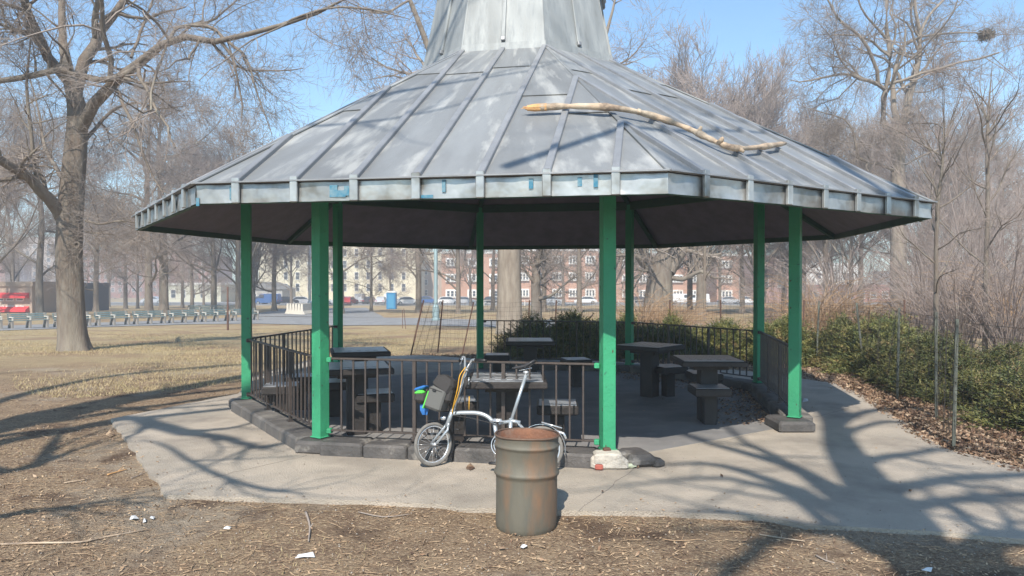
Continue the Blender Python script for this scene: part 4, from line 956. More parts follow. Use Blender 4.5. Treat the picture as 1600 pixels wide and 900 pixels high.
# birds nest in it
nc = at(1541, 54, D + 1.2); nt_ = thing('bird_nest', tuple(nc), 'round dark bird nest of sticks in the upper right branches', 'nest')
rs = np.random.RandomState(4); n = 260; d = nrm(rs.normal(size=(n, 3))) * np.array([.32, .32, .24]); p = nc + d * rs.uniform(.5, 1, (n, 1)); q = nrm(rs.normal(size=(n, 3)) + nrm(np.cross(d, [0, 0, 1])) * 1.5) * .3
link('nest_twigs', raw_mesh('nest_twigs', *(lambda v, f: (v - nc, f))(*tubes(np.stack([p - q, p, p + q], 1), np.full((n, 3), .016), 3)), M_bark), nt_)
# --- gnarled tree right of the front right post
D = 45; rs = np.random.RandomState(12)
tk = ([tuple(at(1028, 500, D)), tuple(at(1028, 470, D)), tuple(at(1030, 440, D)), tuple(at(1034, 412, D)), tuple(at(1040, 395, D))], [.95, .82, .72, .66, .4])
lb = [L_([(1030, 430, 0), (1010, 418, -.5), (1000, 405, -.8), (985, 398, -1.2), (960, 400, -1.6)], [.28, .22, .2, .14, .05]), L_([(1020, 430, 0), (1010, 405, -.3), (1000, 380, -.5), (985, 350, -.8), (960, 300, -1)], [.3, .26, .24, .2, .06]),
      L_([(1045, 425, 0), (1060, 400, .3), (1070, 380, .5), (1085, 340, .8), (1100, 280, 1)], [.42, .36, .32, .24, .08]), L_([(1048, 434, 0), (1070, 436, -.6), (1085, 428, -.9), (1098, 424, -1.2), (1115, 434, -1.5), (1150, 436, -2)], [.16, .14, .13, .11, .08, .03]),
      L_([(1035, 410, 0), (1035, 360, .4), (1025, 280, .8), (1020, 200, 1)], [.35, .28, .18, .05]), L_([(1085, 340, .8), (1120, 320, 1), (1150, 280, 1.4)], [.14, .1, .03])]
big, small = make_tree(rs, tk, lb, fat(LV_OAK, 2), .25)
own_tree(big, small, at(1028, 495, D), 'squat gnarled tree with a fat trunk seen right of the front right post', M_bark, M_twig)

RMIN[0] = .004
# --- trees behind the photographer, whose shadows fall over the pavement and roof
s_ = np.array([-sin(SUN_AZ), -cos(SUN_AZ)]) / tan(SUN_EL)
def lift(px, py, h):
    g = grd(px, py, 0.0); return np.array([g[0] + s_[0] * h, g[1] + s_[1] * h, h])
def h_for(py, px, ypos):  # height at which a point over y=ypos throws its shadow at the pixel
    g = grd(px, py, 0.0); return (g[1] - ypos) / -s_[1]
BY = -2.0
def TR(px, py, dy=0): return lift(px, py, h_for(py, px, BY + dy))
tk = ([(1.35, BY - .1, 0), (1.4, BY, 2), (1.45, BY, 4), tuple(TR(1468, 898)), tuple(TR(1400, 810)), tuple(TR(1356, 760)), tuple(TR(1318, 705)), tuple(TR(1302, 662))], [.40, .33, .28, .26, .25, .23, .20, .14])
def limb(pts, r, dy0=0, dy1=-2):
    n = len(pts); return (np.array([TR(px, py, dy0 + (dy1 - dy0) * i / (n - 1)) for i, (px, py) in enumerate(pts)]), r)
lb = [limb([(1340, 812), (1275, 754), (1225, 729), (1162, 710), (1100, 693), (1010, 660)], [.12, .10, .085, .07, .055, .02]),
      limb([(1345, 830), (1256, 776), (1219, 761), (1147, 736), (1090, 727), (960, 735)], [.10, .085, .075, .06, .045, .015]),
      limb([(1310, 770), (1275, 751), (1203, 714), (1159, 692), (1131, 668), (1100, 640)], [.09, .075, .06, .05, .04, .015]),
      limb([(1375, 860), (1287, 820), (1225, 773), (1162, 757), (1090, 750), (900, 772)], [.09, .075, .06, .05, .04, .015], 0, -3),
      limb([(1345, 735), (1366, 722), (1412, 714), (1469, 706), (1540, 700)], [.10, .085, .07, .055, .02]),
      limb([(1370, 790), (1397, 770), (1475, 754), (1600, 745), (1720, 735)], [.11, .10, .085, .07, .03]),
      limb([(1390, 815), (1428, 798), (1475, 786), (1600, 777), (1720, 770)], [.10, .09, .08, .065, .03]),
      limb([(1425, 790), (1475, 792), (1506, 815), (1553, 838), (1640, 860)], [.07, .06, .06, .05, .02]),
      limb([(1440, 880), (1390, 850), (1320, 830), (1234, 822), (1162, 807), (1060, 803)], [.10, .09, .08, .07, .05, .02], 0, -1),
      limb([(1240, 822), (1219, 834), (1178, 858), (1131, 898), (1080, 940)], [.08, .08, .07, .06, .03], -1, -2),
      limb([(1302, 665), (1310, 640), (1290, 610), (1300, 585)], [.17, .13, .10, .06], 0, -1), limb([(1305, 670), (1340, 650), (1390, 640), (1440, 640)], [.10, .08, .06, .03], 0, 1),
      limb([(1312, 690), (1340, 672), (1390, 662), (1450, 668)], [.08, .06, .05, .02], 0, 1),
      limb([(1302, 665), (1270, 635), (1200, 610), (1100, 590), (1000, 570)], [.14, .12, .10, .08, .03], 0, -2),
      limb([(1480, 900), (1540, 850), (1600, 842), (1700, 850)], [.14, .12, .10, .05], 0, 1), limb([(1500, 930), (1560, 900), (1620, 890)], [.12, .10, .06], 0, 1)]
rs = np.random.RandomState(2)
lvS = [dict(m=4, t0=.3, t1=1, ang=(20, 55), lr=.4, rr=.5, K=6, wob=.15, trop=(0, 0, .04), minlen=1), dict(m=4, t0=.2, t1=1, ang=(25, 60), lr=.5, rr=.6, K=4, wob=.2, trop=(0, 0, .02), minlen=.6), dict(m=3, t0=.2, t1=1, ang=(25, 60), lr=.5, rr=.6, K=3, wob=.2, trop=(0, 0, .0), minlen=.4)]
big, small = make_tree(rs, tk, lb, lvS, .3)
own_tree(big, small, np.array([1.35, BY - .1, 0]), 'tall bare tree just behind the photographer whose shadow crosses the pavement', name='bare_tree')
# left one
BY = 1.0
lb = [limb([(-60, 705), (40, 685), (140, 662), (200, 655), (262, 672), (300, 681), (337, 684)], [.17, .16, .14, .13, .12, .10, .06], 0, -.6), limb([(285, 678), (330, 675), (370, 670), (430, 655)], [.07, .06, .04, .02], -.6, -1), limb([(325, 684), (365, 690), (405, 703), (450, 697)], [.08, .07, .05, .02], -.6, -1.5),
      limb([(-80, 690), (20, 655), (120, 632), (200, 618), (300, 602), (385, 588)], [.17, .16, .15, .14, .11, .05], 0, -1), limb([(120, 632), (220, 640), (280, 640), (372, 633)], [.08, .06, .05, .02], 0, -1),
      limb([(-100, 720), (30, 735), (75, 700), (95, 672)], [.12, .09, .06, .03], 0, 1), limb([(225, 690), (262, 700), (330, 740), (420, 770), (480, 775)], [.012, .03, .035, .03, .012], 0, 0), limb([(-20, 810), (40, 800), (110, 790)], [.07, .06, .02], 0, 0),
      limb([(-50, 640), (60, 610), (180, 585), (330, 570), (520, 560)], [.13, .12, .10, .07, .03], 0, -1)]
for P_, r_ in (([[-7.4, .9, 7], [-6, .3, 9], [-4.2, .2, 10.5], [-2.8, .6, 11.2], [-1.2, .2, 12.2]], .10), ([[-7.3, .9, 8], [-5.8, 1.6, 10], [-4.4, 2.2, 11], [-2.9, 2.0, 12.4], [-1.0, 2.8, 13]], .09), ([[-7.2, .8, 10], [-5.6, .6, 12.4], [-4, 1.2, 13.6], [-2.2, .9, 14.6], [-.2, 1.6, 15.2]], .09), ([[-7, .8, 11.5], [-5.8, 2, 13.4], [-4, 3, 14.8], [-2, 3.2, 16]], .08), ([[-1.2, -.5, 9], [.2, -.3, 10.2], [1.2, .4, 11], [2.4, .6, 12.2]], .06)):
    n_ = len(P_); lb.append((np.array(P_, float), list(np.linspace(r_, .02, n_))))
tk = ([(-8.2, 1.0, 0), (-8.0, 1, 2.5), (-7.8, .95, 5), (-7.6, .9, 8), (-7.3, .8, 12), (-7, .8, 15)], [.5, .42, .38, .32, .2, .06])
lvS2 = [dict(q, m=m_) for q, m_ in zip(lvS, (5, 4, 2))]; lvS2[0].update(rr=.62, lr=.5, ang=(25, 70)); lvS2[1].update(rr=.7)
big, small = make_tree(np.random.RandomState(6), tk, lb, lvS2, .3)
own_tree(big, small, np.array([-8.2, 1.0, 0]), 'large bare tree standing left of the photographer outside the view')

# ------------------------------------------------------------------ dry shrubs behind the hedge
def shrub_variant(seed, n, H, spread, mt, arch=.12):
    RMIN[0] = .004
    rs = np.random.RandomState(seed); a = rs.uniform(0, 2 * pi, n); K = 8; pos = np.stack([np.cos(a) * .25 * rs.rand(n), np.sin(a) * .25 * rs.rand(n), np.zeros(n)], 1)
    d = nrm(np.stack([np.cos(a) * spread * rs.rand(n), np.sin(a) * spread * rs.rand(n), np.ones(n)], 1)); out = [pos]; L = H * rs.uniform(.5, 1.1, n)[:, None]
    dd = np.stack([np.cos(a), np.sin(a), -np.ones(n) * .6], 1) * arch
    for k in range(K):
        d = nrm(d + dd * (k / K) * 1.6 + rs.normal(size=(n, 3)) * .05); out.append(out[-1] + d * L / K)
    P = np.stack(out, 1); Rr = np.linspace(.011, .004, K + 1)[None] * np.ones((n, 1)); ps = [tubes(P, Rr, 3)]
    P2, R2 = spawn(rs, P, Rr, 4, .3, 1, (15, 40), .35, .7, 4, .1, (0, 0, -.04), .2); ps.append(tubes(P2, R2, 3))
    return raw_mesh('shrub_stems', *join(ps), mt, True)
def thicket_variant(seed, n, H, spread):
    RMIN[0] = .0052
    rs = np.random.RandomState(seed); a = rs.uniform(0, 2 * pi, n); K = 9; rad = rs.rand(n) ** .5 * 1.2; pos = np.stack([np.cos(a) * rad, np.sin(a) * rad, np.zeros(n)], 1)
    d = nrm(np.stack([np.cos(a) * spread * rs.rand(n), np.sin(a) * spread * rs.rand(n), np.ones(n)], 1)); out = [pos]; L = H * rs.uniform(.45, 1.05, n)[:, None]
    for k in range(K): d = nrm(d + rs.normal(size=(n, 3)) * .07); out.append(out[-1] + d * L / K)
    P = np.stack(out, 1); Rr = np.linspace(.05, .012, K + 1)[None] * rs.uniform(.5, 1.1, (n, 1)); ps = [tubes(P, Rr, 4)]
    for kw in (dict(m=9, t0=.15, t1=1, ang=(15, 45), lr=.38, rr=.6, K=5, wob=.1, trop=(0, 0, .05), minlen=.8), dict(m=7, t0=.15, t1=1, ang=(15, 45), lr=.6, rr=.6, K=3, wob=.1, trop=(0, 0, .03), minlen=.6), dict(m=4, t0=.1, t1=1, ang=(15, 50), lr=.6, rr=.8, K=2, wob=.1, trop=(0, 0, .02), minlen=.4)):
        P, Rr = spawn(rs, P, Rr, **kw); ps.append(tubes(P, Rr, 3))
    return raw_mesh('thicket_stems', *join(ps), M_twigr, True)
TH = [thicket_variant(1, 17, 9, .45), thicket_variant(2, 16, 8, .6)]
for i, (px, d, v, sc, lab) in enumerate(((1462, 45, 0, 1.1, 'tall pinkish multi stemmed tree just right of the forked trunk'), (1505, 33, 1, .95, 'tall pinkish multi stemmed tree between the two thin saplings'), (1560, 35, 0, 1.1, 'tallest pinkish multi stemmed tree near the right edge'), (1630, 29, 1, 1.0, 'pinkish multi stemmed tree cut by the right edge'), (1335, 50, 1, .9, 'low pinkish multi stemmed tree left of the forked trunk'), (1590, 46, 1, 1.45, 'far pinkish multi stemmed tree in the upper right corner'), (1490, 50, 0, 1.35, 'far pinkish multi stemmed tree right of the forked crown'))):
    t = thing('multi_stem_tree', (atx(px, d), d, tz(d) - .05), lab, 'tree', 'pinkish multi stemmed trees at the right', (0, 0, i * 1.3)); t.scale = (sc, sc, sc); link('stems', TH[v], t)
SH = [shrub_variant(1, 150, 2.6, .7, M_straw, .25), shrub_variant(2, 130, 2.9, .55, M_twigr, .1), shrub_variant(3, 150, 2.3, .9, M_straw, .35)]
for i, (px, d, v, sc, lab) in enumerate(((1005, 25, 0, .95, 'straw coloured arching shrub in front of the gnarled tree'), (1058, 24, 0, .8, 'straw coloured shrub right of the gnarled tree'), (1140, 23, 2, .7, 'low dry shrub behind the back fence left of the back right post'),
                                  (1215, 22, 1, .9, 'dry shrub between the two right hand green posts'), (1275, 21, 0, 1.05, 'arching pinkish straw shrub right of the rightmost post'), (1335, 22, 2, 1.2, 'largest arching straw shrub left of the tall forked trunk'),
                                  (1385, 24, 0, .6, 'dry shrub at the foot of the tall forked tree'), (1440, 20, 1, 1.0, 'upright twiggy shrub beside the thin grey sapling'), (1500, 18, 1, 1.05, 'upright twiggy shrub between the two thin saplings'),
                                  (1575, 17, 1, 1.1, 'upright twiggy shrub near the right edge of the photo'), (930, 26, 2, .6, 'low dry shrub left of the front right post'), (1310, 30, 1, 1.4, 'tall dry thicket above the right part of the hedge'),
                                  (1455, 31, 1, 1.5, 'tall thicket of pink stems behind the thin grey sapling'), (1540, 27, 1, 1.5, 'tall thicket of pink stems at the right behind the saplings'), (1610, 22, 0, 1.4, 'arching straw shrub cut by the right edge'))):
    t = thing('dry_shrub', (atx(px, d), d, tz(d) - .05), lab, 'shrub', 'dry shrubs behind the hedge', (0, 0, i * 1.7)); t.scale = (sc, sc, sc); link('stems', SH[v], t)

# ------------------------------------------------------------------ yew hedge, bush by bush
def yew_variant(seed, n, tall=.85, wd=.75):
    rs = np.random.RandomState(seed)
    u = nrm(rs.normal(size=(n, 3))); u[:, 2] = np.abs(u[:, 2]) * 1.0 - .12
    lump = 1 + .30 * np.sin(u[:, 0] * 5 + seed) * np.cos(u[:, 1] * 6 + seed) + .20 * np.sin(u[:, 2] * 9 + u[:, 0] * 7)
    r = (1 - .42 * rs.rand(n) ** 1.8) * lump; P = u * np.array([wd, wd * .8, tall]) * r[:, None]; P[:, 2] = np.maximum(P[:, 2] + .06, .03)
    # group needles on small sprays: spray direction outwards + up
    ns = n // 9; sp = P[:ns]; sd_ = nrm(nrm(sp) * .8 + rs.normal(size=(ns, 3)) * .5 + np.array([0, 0, .35])); L = rs.uniform(.08, .26, ns)
    idx = np.repeat(np.arange(ns), 9); t = np.tile(np.linspace(.1, 1, 9), ns)[:, None]; base = sp[idx] + sd_[idx] * L[idx][:, None] * t
    sgn = np.tile([1, -1, 1, -1, 1, -1, 1, -1, 0], ns)[:, None]; side_ = nrm(np.cross(sd_, rs.normal(size=(ns, 3))))[idx]
    d = nrm(sd_[idx] * .8 + side_ * sgn + rs.normal(size=(len(idx), 3)) * .15); wv = nrm(np.cross(d, rs.normal(size=(len(idx), 3)))) * .0075; l = rs.uniform(.03, .06, len(idx))[:, None]
    V = np.stack([base - wv, base + wv, base + d * l + wv * .5, base + d * l - wv * .5], 1).reshape(-1, 3); F = np.arange(len(V)).reshape(-1, 4)
    # upright leaders
    m = 130; a = rs.uniform(0, 2 * pi, m); rr = rs.rand(m) ** .5; b = np.stack([np.cos(a) * rr * wd * .8, np.sin(a) * rr * wd * .65, tall * (1 - rr ** 2 * .55) - .1], 1); K = 5; pts = [b]; dd = nrm(np.stack([np.cos(a) * .5, np.sin(a) * .5, np.ones(m)], 1) + rs.normal(size=(m, 3)) * .25); Ls = rs.uniform(.15, .55, m)[:, None]
    for k in range(K): dd = nrm(dd + np.stack([np.cos(a), np.sin(a), -np.ones(m) * .2], 1) * .12); pts.append(pts[-1] + dd * Ls / K)
    P3 = np.stack(pts, 1); st = tubes(P3, np.full((m, K + 1), .004), 3)
    q = P3[:, 1:].reshape(-1, 3); q = np.repeat(q, 6, 0); dv = nrm(rs.normal(size=q.shape) + np.array([0, 0, .6])); wv = nrm(np.cross(dv, rs.normal(size=q.shape))) * .006; l = .035
    V2 = np.stack([q - wv, q + wv, q + dv * l + wv * .5, q + dv * l - wv * .5], 1).reshape(-1, 3); F2 = np.arange(len(V2)).reshape(-1, 4)
    leaf = join([(V, F), (V2, F2)])
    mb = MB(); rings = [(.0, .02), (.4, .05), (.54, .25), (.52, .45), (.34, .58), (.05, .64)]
    mb.lathe([(a * wd * 1.0, b * tall / .85) for a, b in rings], 14, wob=lambda a, z: .05 * sin(3 * a + seed) + .03 * sin(7 * a)); core = join([(np.array(mb.v) * np.array([1, .8, 1]), np.array(mb.f)), st])  # added solid core blocks light, inner shade in its dark colour; leader stems joined
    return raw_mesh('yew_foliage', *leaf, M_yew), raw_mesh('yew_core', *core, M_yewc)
YV = [yew_variant(s, 50000) for s in (1, 2, 3)]
line = [(6.95, 7.0), (6.65, 8.4), (6.7, 9.8), (6.9, 11.2), (7.05, 12.6), (7.15, 14.0), (6.9, 15.2), (5.9, 16.0), (4.8, 16.5), (3.7, 16.8), (2.6, 17.0), (1.5, 16.9), (.6, 16.8)]
labs = ['yew bush nearest the right edge of the photo', 'sunlit yew bush behind the nearest two fence stakes', 'yew bush behind the second fence stake', 'sunlit yew bush at the middle of the right hand hedge', 'yew bush behind the leaning fence stake', 'yew bush where the hedge turns behind the rightmost post',
        'shaded yew bush just right of the rightmost green post', 'yew bush between the two right hand posts', 'yew bush left of the back right post', 'yew bush behind the rightmost chess table', 'yew bush behind the cornerwise chess table', 'yew bush behind the front right post', 'leftmost yew bush behind the farthest chess table']
for i, (x, y) in enumerate(line):
    rr = random.Random(i); t = thing('yew_bush', (x + rr.uniform(-.1, .1), y, tz(y) - .02), labs[i], 'bush', 'yew bushes in the hedge', (0, 0, rr.uniform(0, 6))); sc = (1.18 if i < 6 else 1.12) * rr.uniform(.84, 1.08); t.scale = (sc, sc, sc * [.60, .60, .64, .70, .74, .80, .86, .86, .86, .86, .86, .86, .82][i] * rr.uniform(.93, 1.05))
    link('foliage', YV[i % 3][0], t); link('shade_core_and_stems', YV[i % 3][1], t)
for i, (x, y) in enumerate([(8.3, 7.8), (8.4, 9.4), (8.5, 11.0), (8.6, 12.6)]):
    t = thing('yew_bush', (x, y, -.02), ['second row yew bush at the right edge', 'second row yew bush behind the nearest stakes', 'second row yew bush behind the middle of the hedge', 'second row yew bush behind the leaning stake'][i], 'bush', 'yew bushes in the hedge', (0, 0, i * 2.0)); t.scale = (1.15, 1.15, .62)
    link('foliage', YV[(i + 1) % 3][0], t); link('shade_core_and_stems', YV[(i + 1) % 3][1], t)

# ------------------------------------------------------------------ wire fence with stakes
def fence(pts, label, leans, mats_, H=1.37, gap=.075):
    """pts: ground points of the stakes"""
    c = pts[0]; t = thing('wire_fence', (c[0], c[1], tz(c[1])), label, 'fence'); tops = []
    for i, (x, y) in enumerate(pts):
        z = tz(y); lx, ly = leans[i]; mb = MB(); A = Vector((x, y, z - .05)); B = Vector((x + lx, y + ly, z + H)); tops.append((A, B))
        mb.bar(A, B, .035, .006, up=(0, 1, 0)); mb.bar(A + Vector((0, .018, 0)), B + Vector((0, .018, 0)), .006, .034, up=(0, 1, 0))
        for k in range(6): p = A + (B - A) * (.25 + k * .14); mb.box(p + Vector((0, -.009, 0)), (.012, .014, .02))
        mb.build('stake', mats_[i % len(mats_)], t)
    V = []; 
    for i in range(len(pts) - 1):
        (A, B), (A2, B2) = tops[i], tops[i + 1]; L = (A2 - A).length; n = max(2, int(L / gap)); rs = np.random.RandomState(i)
        sag = lambda u: .05 * sin(pi * u)
        G = []
        hs = [.06 + .92 * k / 11 for k in range(12)]
        def pt(u, h):
            p = (A + (A2 - A) * u) * (1 - h) + (B + (B2 - B) * u) * h; return np.array([p.x + .03 * sin(7 * u * 3 + h * 5), p.y + .03 * sin(9 * u + h * 4), p.z - sag(u) * h])
        Hh = np.array([[pt(u, h) for u in np.linspace(0, 1, 9)] for h in hs]); V.append(tubes(Hh, np.full(Hh.shape[:2], .0024), 3))
        Vv = np.array([[pt(u, h) for h in np.linspace(.06, .98, 5)] for u in np.linspace(0, 1, n)]); V.append(tubes(Vv, np.full(Vv.shape[:2], .0020), 3))
    v, f = join(V); o = link('wire_mesh', raw_mesh('wire_mesh', v - np.array(t.location), f, M_wire), t); tag(o, kind='stuff')
ps = [(6.9, 3.6), (5.9, 5.4), (grd(1490, 702)[0], grd(1490, 702)[1]), (grd(1463, 655)[0], grd(1463, 655)[1]), (grd(1402, 625)[0], grd(1402, 625)[1]), (grd(1351, 588)[0], grd(1351, 588)[1]), (6.3, 15.0)]
fence(ps, 'sagging wire mesh fence on grey steel stakes between the path and the yew hedge', [(0, 0), (.02, 0), (.03, 0), (.0, .02), (.02, 0), (-.16, 0), (.05, 0)], [M_stake])
ps = [(9.2, 17.0), (7.3, 18.2), (5.35, 18.6), (4.05, 18.6), (2.5, 18.9), (1.12, 19.0), (.40, 19.0), (-.9, 18.9), (-1.95, 19.0), (grd(640, 560)[0], grd(640, 560)[1])]
fence(ps, 'wire mesh fence on rusty leaning stakes behind the gazebo and hedge', [(0, 0), (.03, 0), (0, 0), (0, 0), (.0, 0), (.04, 0), (.06, 0), (0, 0), (.14, 0), (.33, 0)], [M_staker])
for (px, py, tx, ty, lab) in ((722, 552, 740, 472, 'rusty stake leaning right beside the slim back post'), (629, 513, 629, 484, 'left one of two thin stakes far behind on the lawn'), (634, 514, 631, 482, 'right one of two thin stakes far behind on the lawn')):
    g = grd(px, py); top = at(tx, ty, g[1]); s = thing('stake', (g[0], g[1], g[2]), lab, 'stake'); mb = MB(); mb.bar(g - np.array([0, 0, .05]), top, .032, .012, up=(0, 1, 0)); mb.build('stake_bar', M_staker, s)

# ------------------------------------------------------------------ ground scatter
def leaves(P, size, rs, curl=.35, up=.25):
    """small bent quads (two triangles each, pointed) at points P"""
    n = len(P); nrmv = nrm(rs.normal(size=(n, 3)) * up + np.array([0, 0, 1])); a = nrm(np.cross(nrmv, rs.normal(size=(n, 3)))); b = np.cross(nrmv, a)
    l = (size * rs.uniform(.6, 1.3, n))[:, None]; w_ = l * rs.uniform(.35, .6, (n, 1)); h = nrmv * l * curl * rs.rand(n, 1)
    V = np.stack([P - a * l, P - b * w_ + h * .3, P + a * l + h, P + b * w_ + h * .3], 1).reshape(-1, 3); return V, np.arange(4 * n).reshape(-1, 4)
def gz(x, y): return np.interp(y, ZY, ZZ) + wob2(x, y) * .011 - .008
rs = np.random.RandomState(21)
# litter bed under the hedge
edge = [(pv_[0], pv_[1]) for pv_ in (grd(1600, 742), grd(1545, 724), grd(1480, 706), grd(1440, 684), grd(1400, 657), grd(1350, 622), grd(1310, 603))]
P = []
def band(a, b, wd, n, side_=1):
    a = np.array(a); b = np.array(b); d = b - a; nn = np.array([d[1], -d[0]]) / np.linalg.norm(d) * side_; t = rs.rand(n, 1); s = rs.rand(n, 1) ** 1.3; return a + d * t + nn * s * wd - nn * .12 * rs.rand(n, 1)
for a, b in zip(edge[:-1], edge[1:]): P.append(band(a, b, 3.0, int(2600 * np.linalg.norm(np.array(a) - np.array(b))), 1))
th = rs.uniform(R(-5), R(124), 16000); rr = rs.uniform(5.35, 7.6, 16000); P.append(np.stack([CX + rr * np.cos(th) * 1.03, CY + rr * np.sin(th)], 1))
P = np.concatenate(P); z = np.maximum(gz(P[:, 0], P[:, 1]), -1) + rs.uniform(.005, .05, len(P)); P3 = np.concatenate([P, z[:, None]], 1)
V, F = leaves(P3, .032, rs, .5, .45); tag(link('leaf_litter', raw_mesh('leaf_litter', V, F, M_leaf)), 'brown fallen leaves covering the ground under the yew hedge', 'leaf litter', kind='stuff')
# leaves blown against the kerb inside the gazebo
q = []
for k, n in ((3, 900), (4, 500)):
    a = rp(RP - .22, k); b = rp(RP - .22, k + 1); t = rs.rand(n, 1); inn = np.array([CX, CY]) - np.array([(a.x + b.x) / 2, (a.y + b.y) / 2]); inn /= np.linalg.norm(inn); q.append(np.array([a.x, a.y]) + t * np.array([b.x - a.x, b.y - a.y]) + inn * (rs.rand(n, 1) ** 2.2) * .7)
q = np.concatenate(q); V, F = leaves(np.concatenate([q, FLOOR + rs.uniform(.004, .03, (len(q), 1))], 1), .028, rs, .5, .35)
tag(link('blown_leaves', raw_mesh('blown_leaves', V, F, M_leaf)), 'dead leaves blown against the kerb on the gazebo floor', 'leaves', kind='stuff')
# wood chips, bits of bark and stems over the dirt in front
def infront(n, y0, y1, pw=1.0):
    y = y0 + (y1 - y0) * rs.rand(n) ** pw; x = (rs.rand(n) * 1.5 - .75) * y; return x, y
from mathutils.geometry import intersect_point_tri_2d
poly = np.array([(p[0], p[1]) for p in pv])
def inside(x, y):
    c = np.zeros(len(x), bool); n = len(poly)
    for i in range(n):
        x1, y1 = poly[i]; x2, y2 = poly[(i + 1) % n]; m = ((y1 > y) != (y2 > y)) & (x < (x2 - x1) * (y - y1) / (y2 - y1 + 1e-12) + x1); c ^= m
    return c
def edge_dist(x, y):
    d = np.full(len(x), 9.0); P2 = np.stack([x, y], 1)
    for i in range(len(poly)):
        A, B = poly[i], poly[(i + 1) % len(poly)]; ab = B - A; t = np.clip(((P2 - A) @ ab) / max(ab @ ab, 1e-9), 0, 1); d = np.minimum(d, np.linalg.norm(P2 - A - t[:, None] * ab, axis=1))
    return d
x, y = infront(34000, 3.2, 13, 1.25); k = ~inside(x, y) | (rs.rand(len(x)) < .55 * np.exp(-edge_dist(x, y) / .09)) | (rs.rand(len(x)) < .006); x, y = x[k], y[k]
dens = .5 + .5 * np.sin(x * 1.7 + 2 * np.sin(y * .9)) * np.cos(y * 2.1 + x * .6); k = rs.rand(len(x)) < .25 + .75 * dens; x, y = x[k], y[k]
P3 = np.stack([x, y, np.where(inside(x, y), FLOOR + .001, gz(x, y)) + rs.uniform(.002, .012, len(x))], 1); V, F = leaves(P3, .013, rs, .4, .3)
tag(link('wood_chips', raw_mesh('wood_chips', V, F, M_chip)), 'scattered wood chips and bark bits over the bare dirt', 'wood chips', kind='stuff')
n = 5200; x, y = infront(n, 3.2, 12, 1.2); k = ~inside(x, y); x, y = x[k], y[k]; n = len(x); a = rs.normal(.2, .9, n); l = rs.uniform(.02, .085, n); d = np.stack([np.cos(a), np.sin(a), rs.normal(0, .08, n)], 1) * l[:, None]; c = np.stack([x, y, gz(x, y) + .008], 1); mid = c + rs.normal(size=(n, 3)) * .006
tag(link('fine_twigs', raw_mesh('fine_twigs', *tubes(np.stack([c - d, mid, c + d], 1), np.full((n, 3), .0022) * rs.uniform(.6, 1.5, (n, 1)), 3), M_chip)), 'fine broken twigs and dry stems littering the dirt', 'twigs', kind='stuff')
n = 1500; x, y = infront(n, 3.3, 12, 1.1); cl = np.sin(x * 1.3 + 1.1 * np.sin(y * 1.7)) + rs.normal(0, .6, n); k = (cl > .3) & (~inside(x, y) | (rs.rand(n) < .06)); x, y = x[k], y[k]; z = np.where(inside(x, y), FLOOR, gz(x, y)) + rs.uniform(.004, .02, len(x))
V, F = leaves(np.stack([x, y, z], 1), .022, rs, .6, .4); tag(link('scattered_leaves', raw_mesh('scattered_leaves', V, F, M_leaf)), 'scattered dead leaves on the dirt in front of the gazebo', 'leaves', kind='stuff')
n = 2600; x, y = infront(n, 3.2, 9, 1.2); k = ~inside(x, y) | (rs.rand(n) < .25); x, y = x[k], y[k]; z = np.where(inside(x, y), FLOOR, gz(x, y)); mb = []; s = rs.uniform(.003, .010, len(x)) 
o8 = np.array([(1, 0, 0), (0, 1, 0), (-1, 0, 0), (0, -1, 0), (0, 0, .8), (0, 0, -.6)]); f8 = np.array([(0, 1, 4), (1, 2, 4), (2, 3, 4), (3, 0, 4), (1, 0, 5), (2, 1, 5), (3, 2, 5), (0, 3, 5)])
V = (np.stack([x, y, z + s * .4], 1)[:, None] + o8[None] * s[:, None, None] * rs.uniform(.6, 1.3, (len(x), 6, 1))).reshape(-1, 3); F = (np.arange(len(x))[:, None, None] * 6 + f8[None]).reshape(-1, 3)
tag(link('gravel', raw_mesh('gravel', V, F, mat('pebbles', (.42, .37, .31), .9, col2=(.22, .18, .15), scale=15))), 'small stones and crumbs of soil on the dirt and pavement edge', 'gravel', kind='stuff')
# dry grass
def blades(x, y, h, wd, rs, m, name, lab):
    n = len(x); b = np.stack([x, y, gz(x, y)], 1); a = rs.uniform(0, 2 * pi, n); wv = np.stack([np.cos(a), np.sin(a), np.zeros(n)], 1) * wd; ln = rs.normal(size=(n, 3)) * .75 + np.array([0, 0, 1.0]); tip = b + nrm(ln) * (h * rs.uniform(.5, 1.3, n))[:, None]; tip[:, 2] = np.maximum(tip[:, 2], b[:, 2] + .006)
    V = np.stack([b - wv, b + wv, tip], 1).reshape(-1, 3); tag(link(name, raw_mesh(name, V, np.arange(3 * n).reshape(-1, 3), m)), lab, 'grass', kind='stuff')
n = 150000; y = 11 + 27 * rs.rand(n) ** 1.15; x = (rs.rand(n) * .86 - .76) * y; k = ~inside(x, y); x, y = x[k], y[k]; nz = np.sin(x * .9 + 1.7 * np.sin(y * .5)) + np.cos(y * .8 + x * .35) + rs.normal(0, .5, len(x)); k = (nz > -.2) & (y + 2 * np.sin(x * .7) > 13); x, y = x[k], y[k]
blades(x, y, .055, .006, rs, M_grass, 'dry_grass', 'short dry yellow winter grass on the lawn behind and left of the gazebo')
n = 9000; x, y = infront(n, 3.3, 11, 1.2); k = ~inside(x, y); x, y = x[k], y[k]; nz = np.sin(x * 2.3 + 2 * np.sin(y * 1.1)) + np.cos(y * 3.1 + x); k = nz > .6; x, y = x[k], y[k]
blades(x, y, .035, .003, rs, M_grass, 'sparse_grass', 'sparse dead grass blades on the dirt in front')

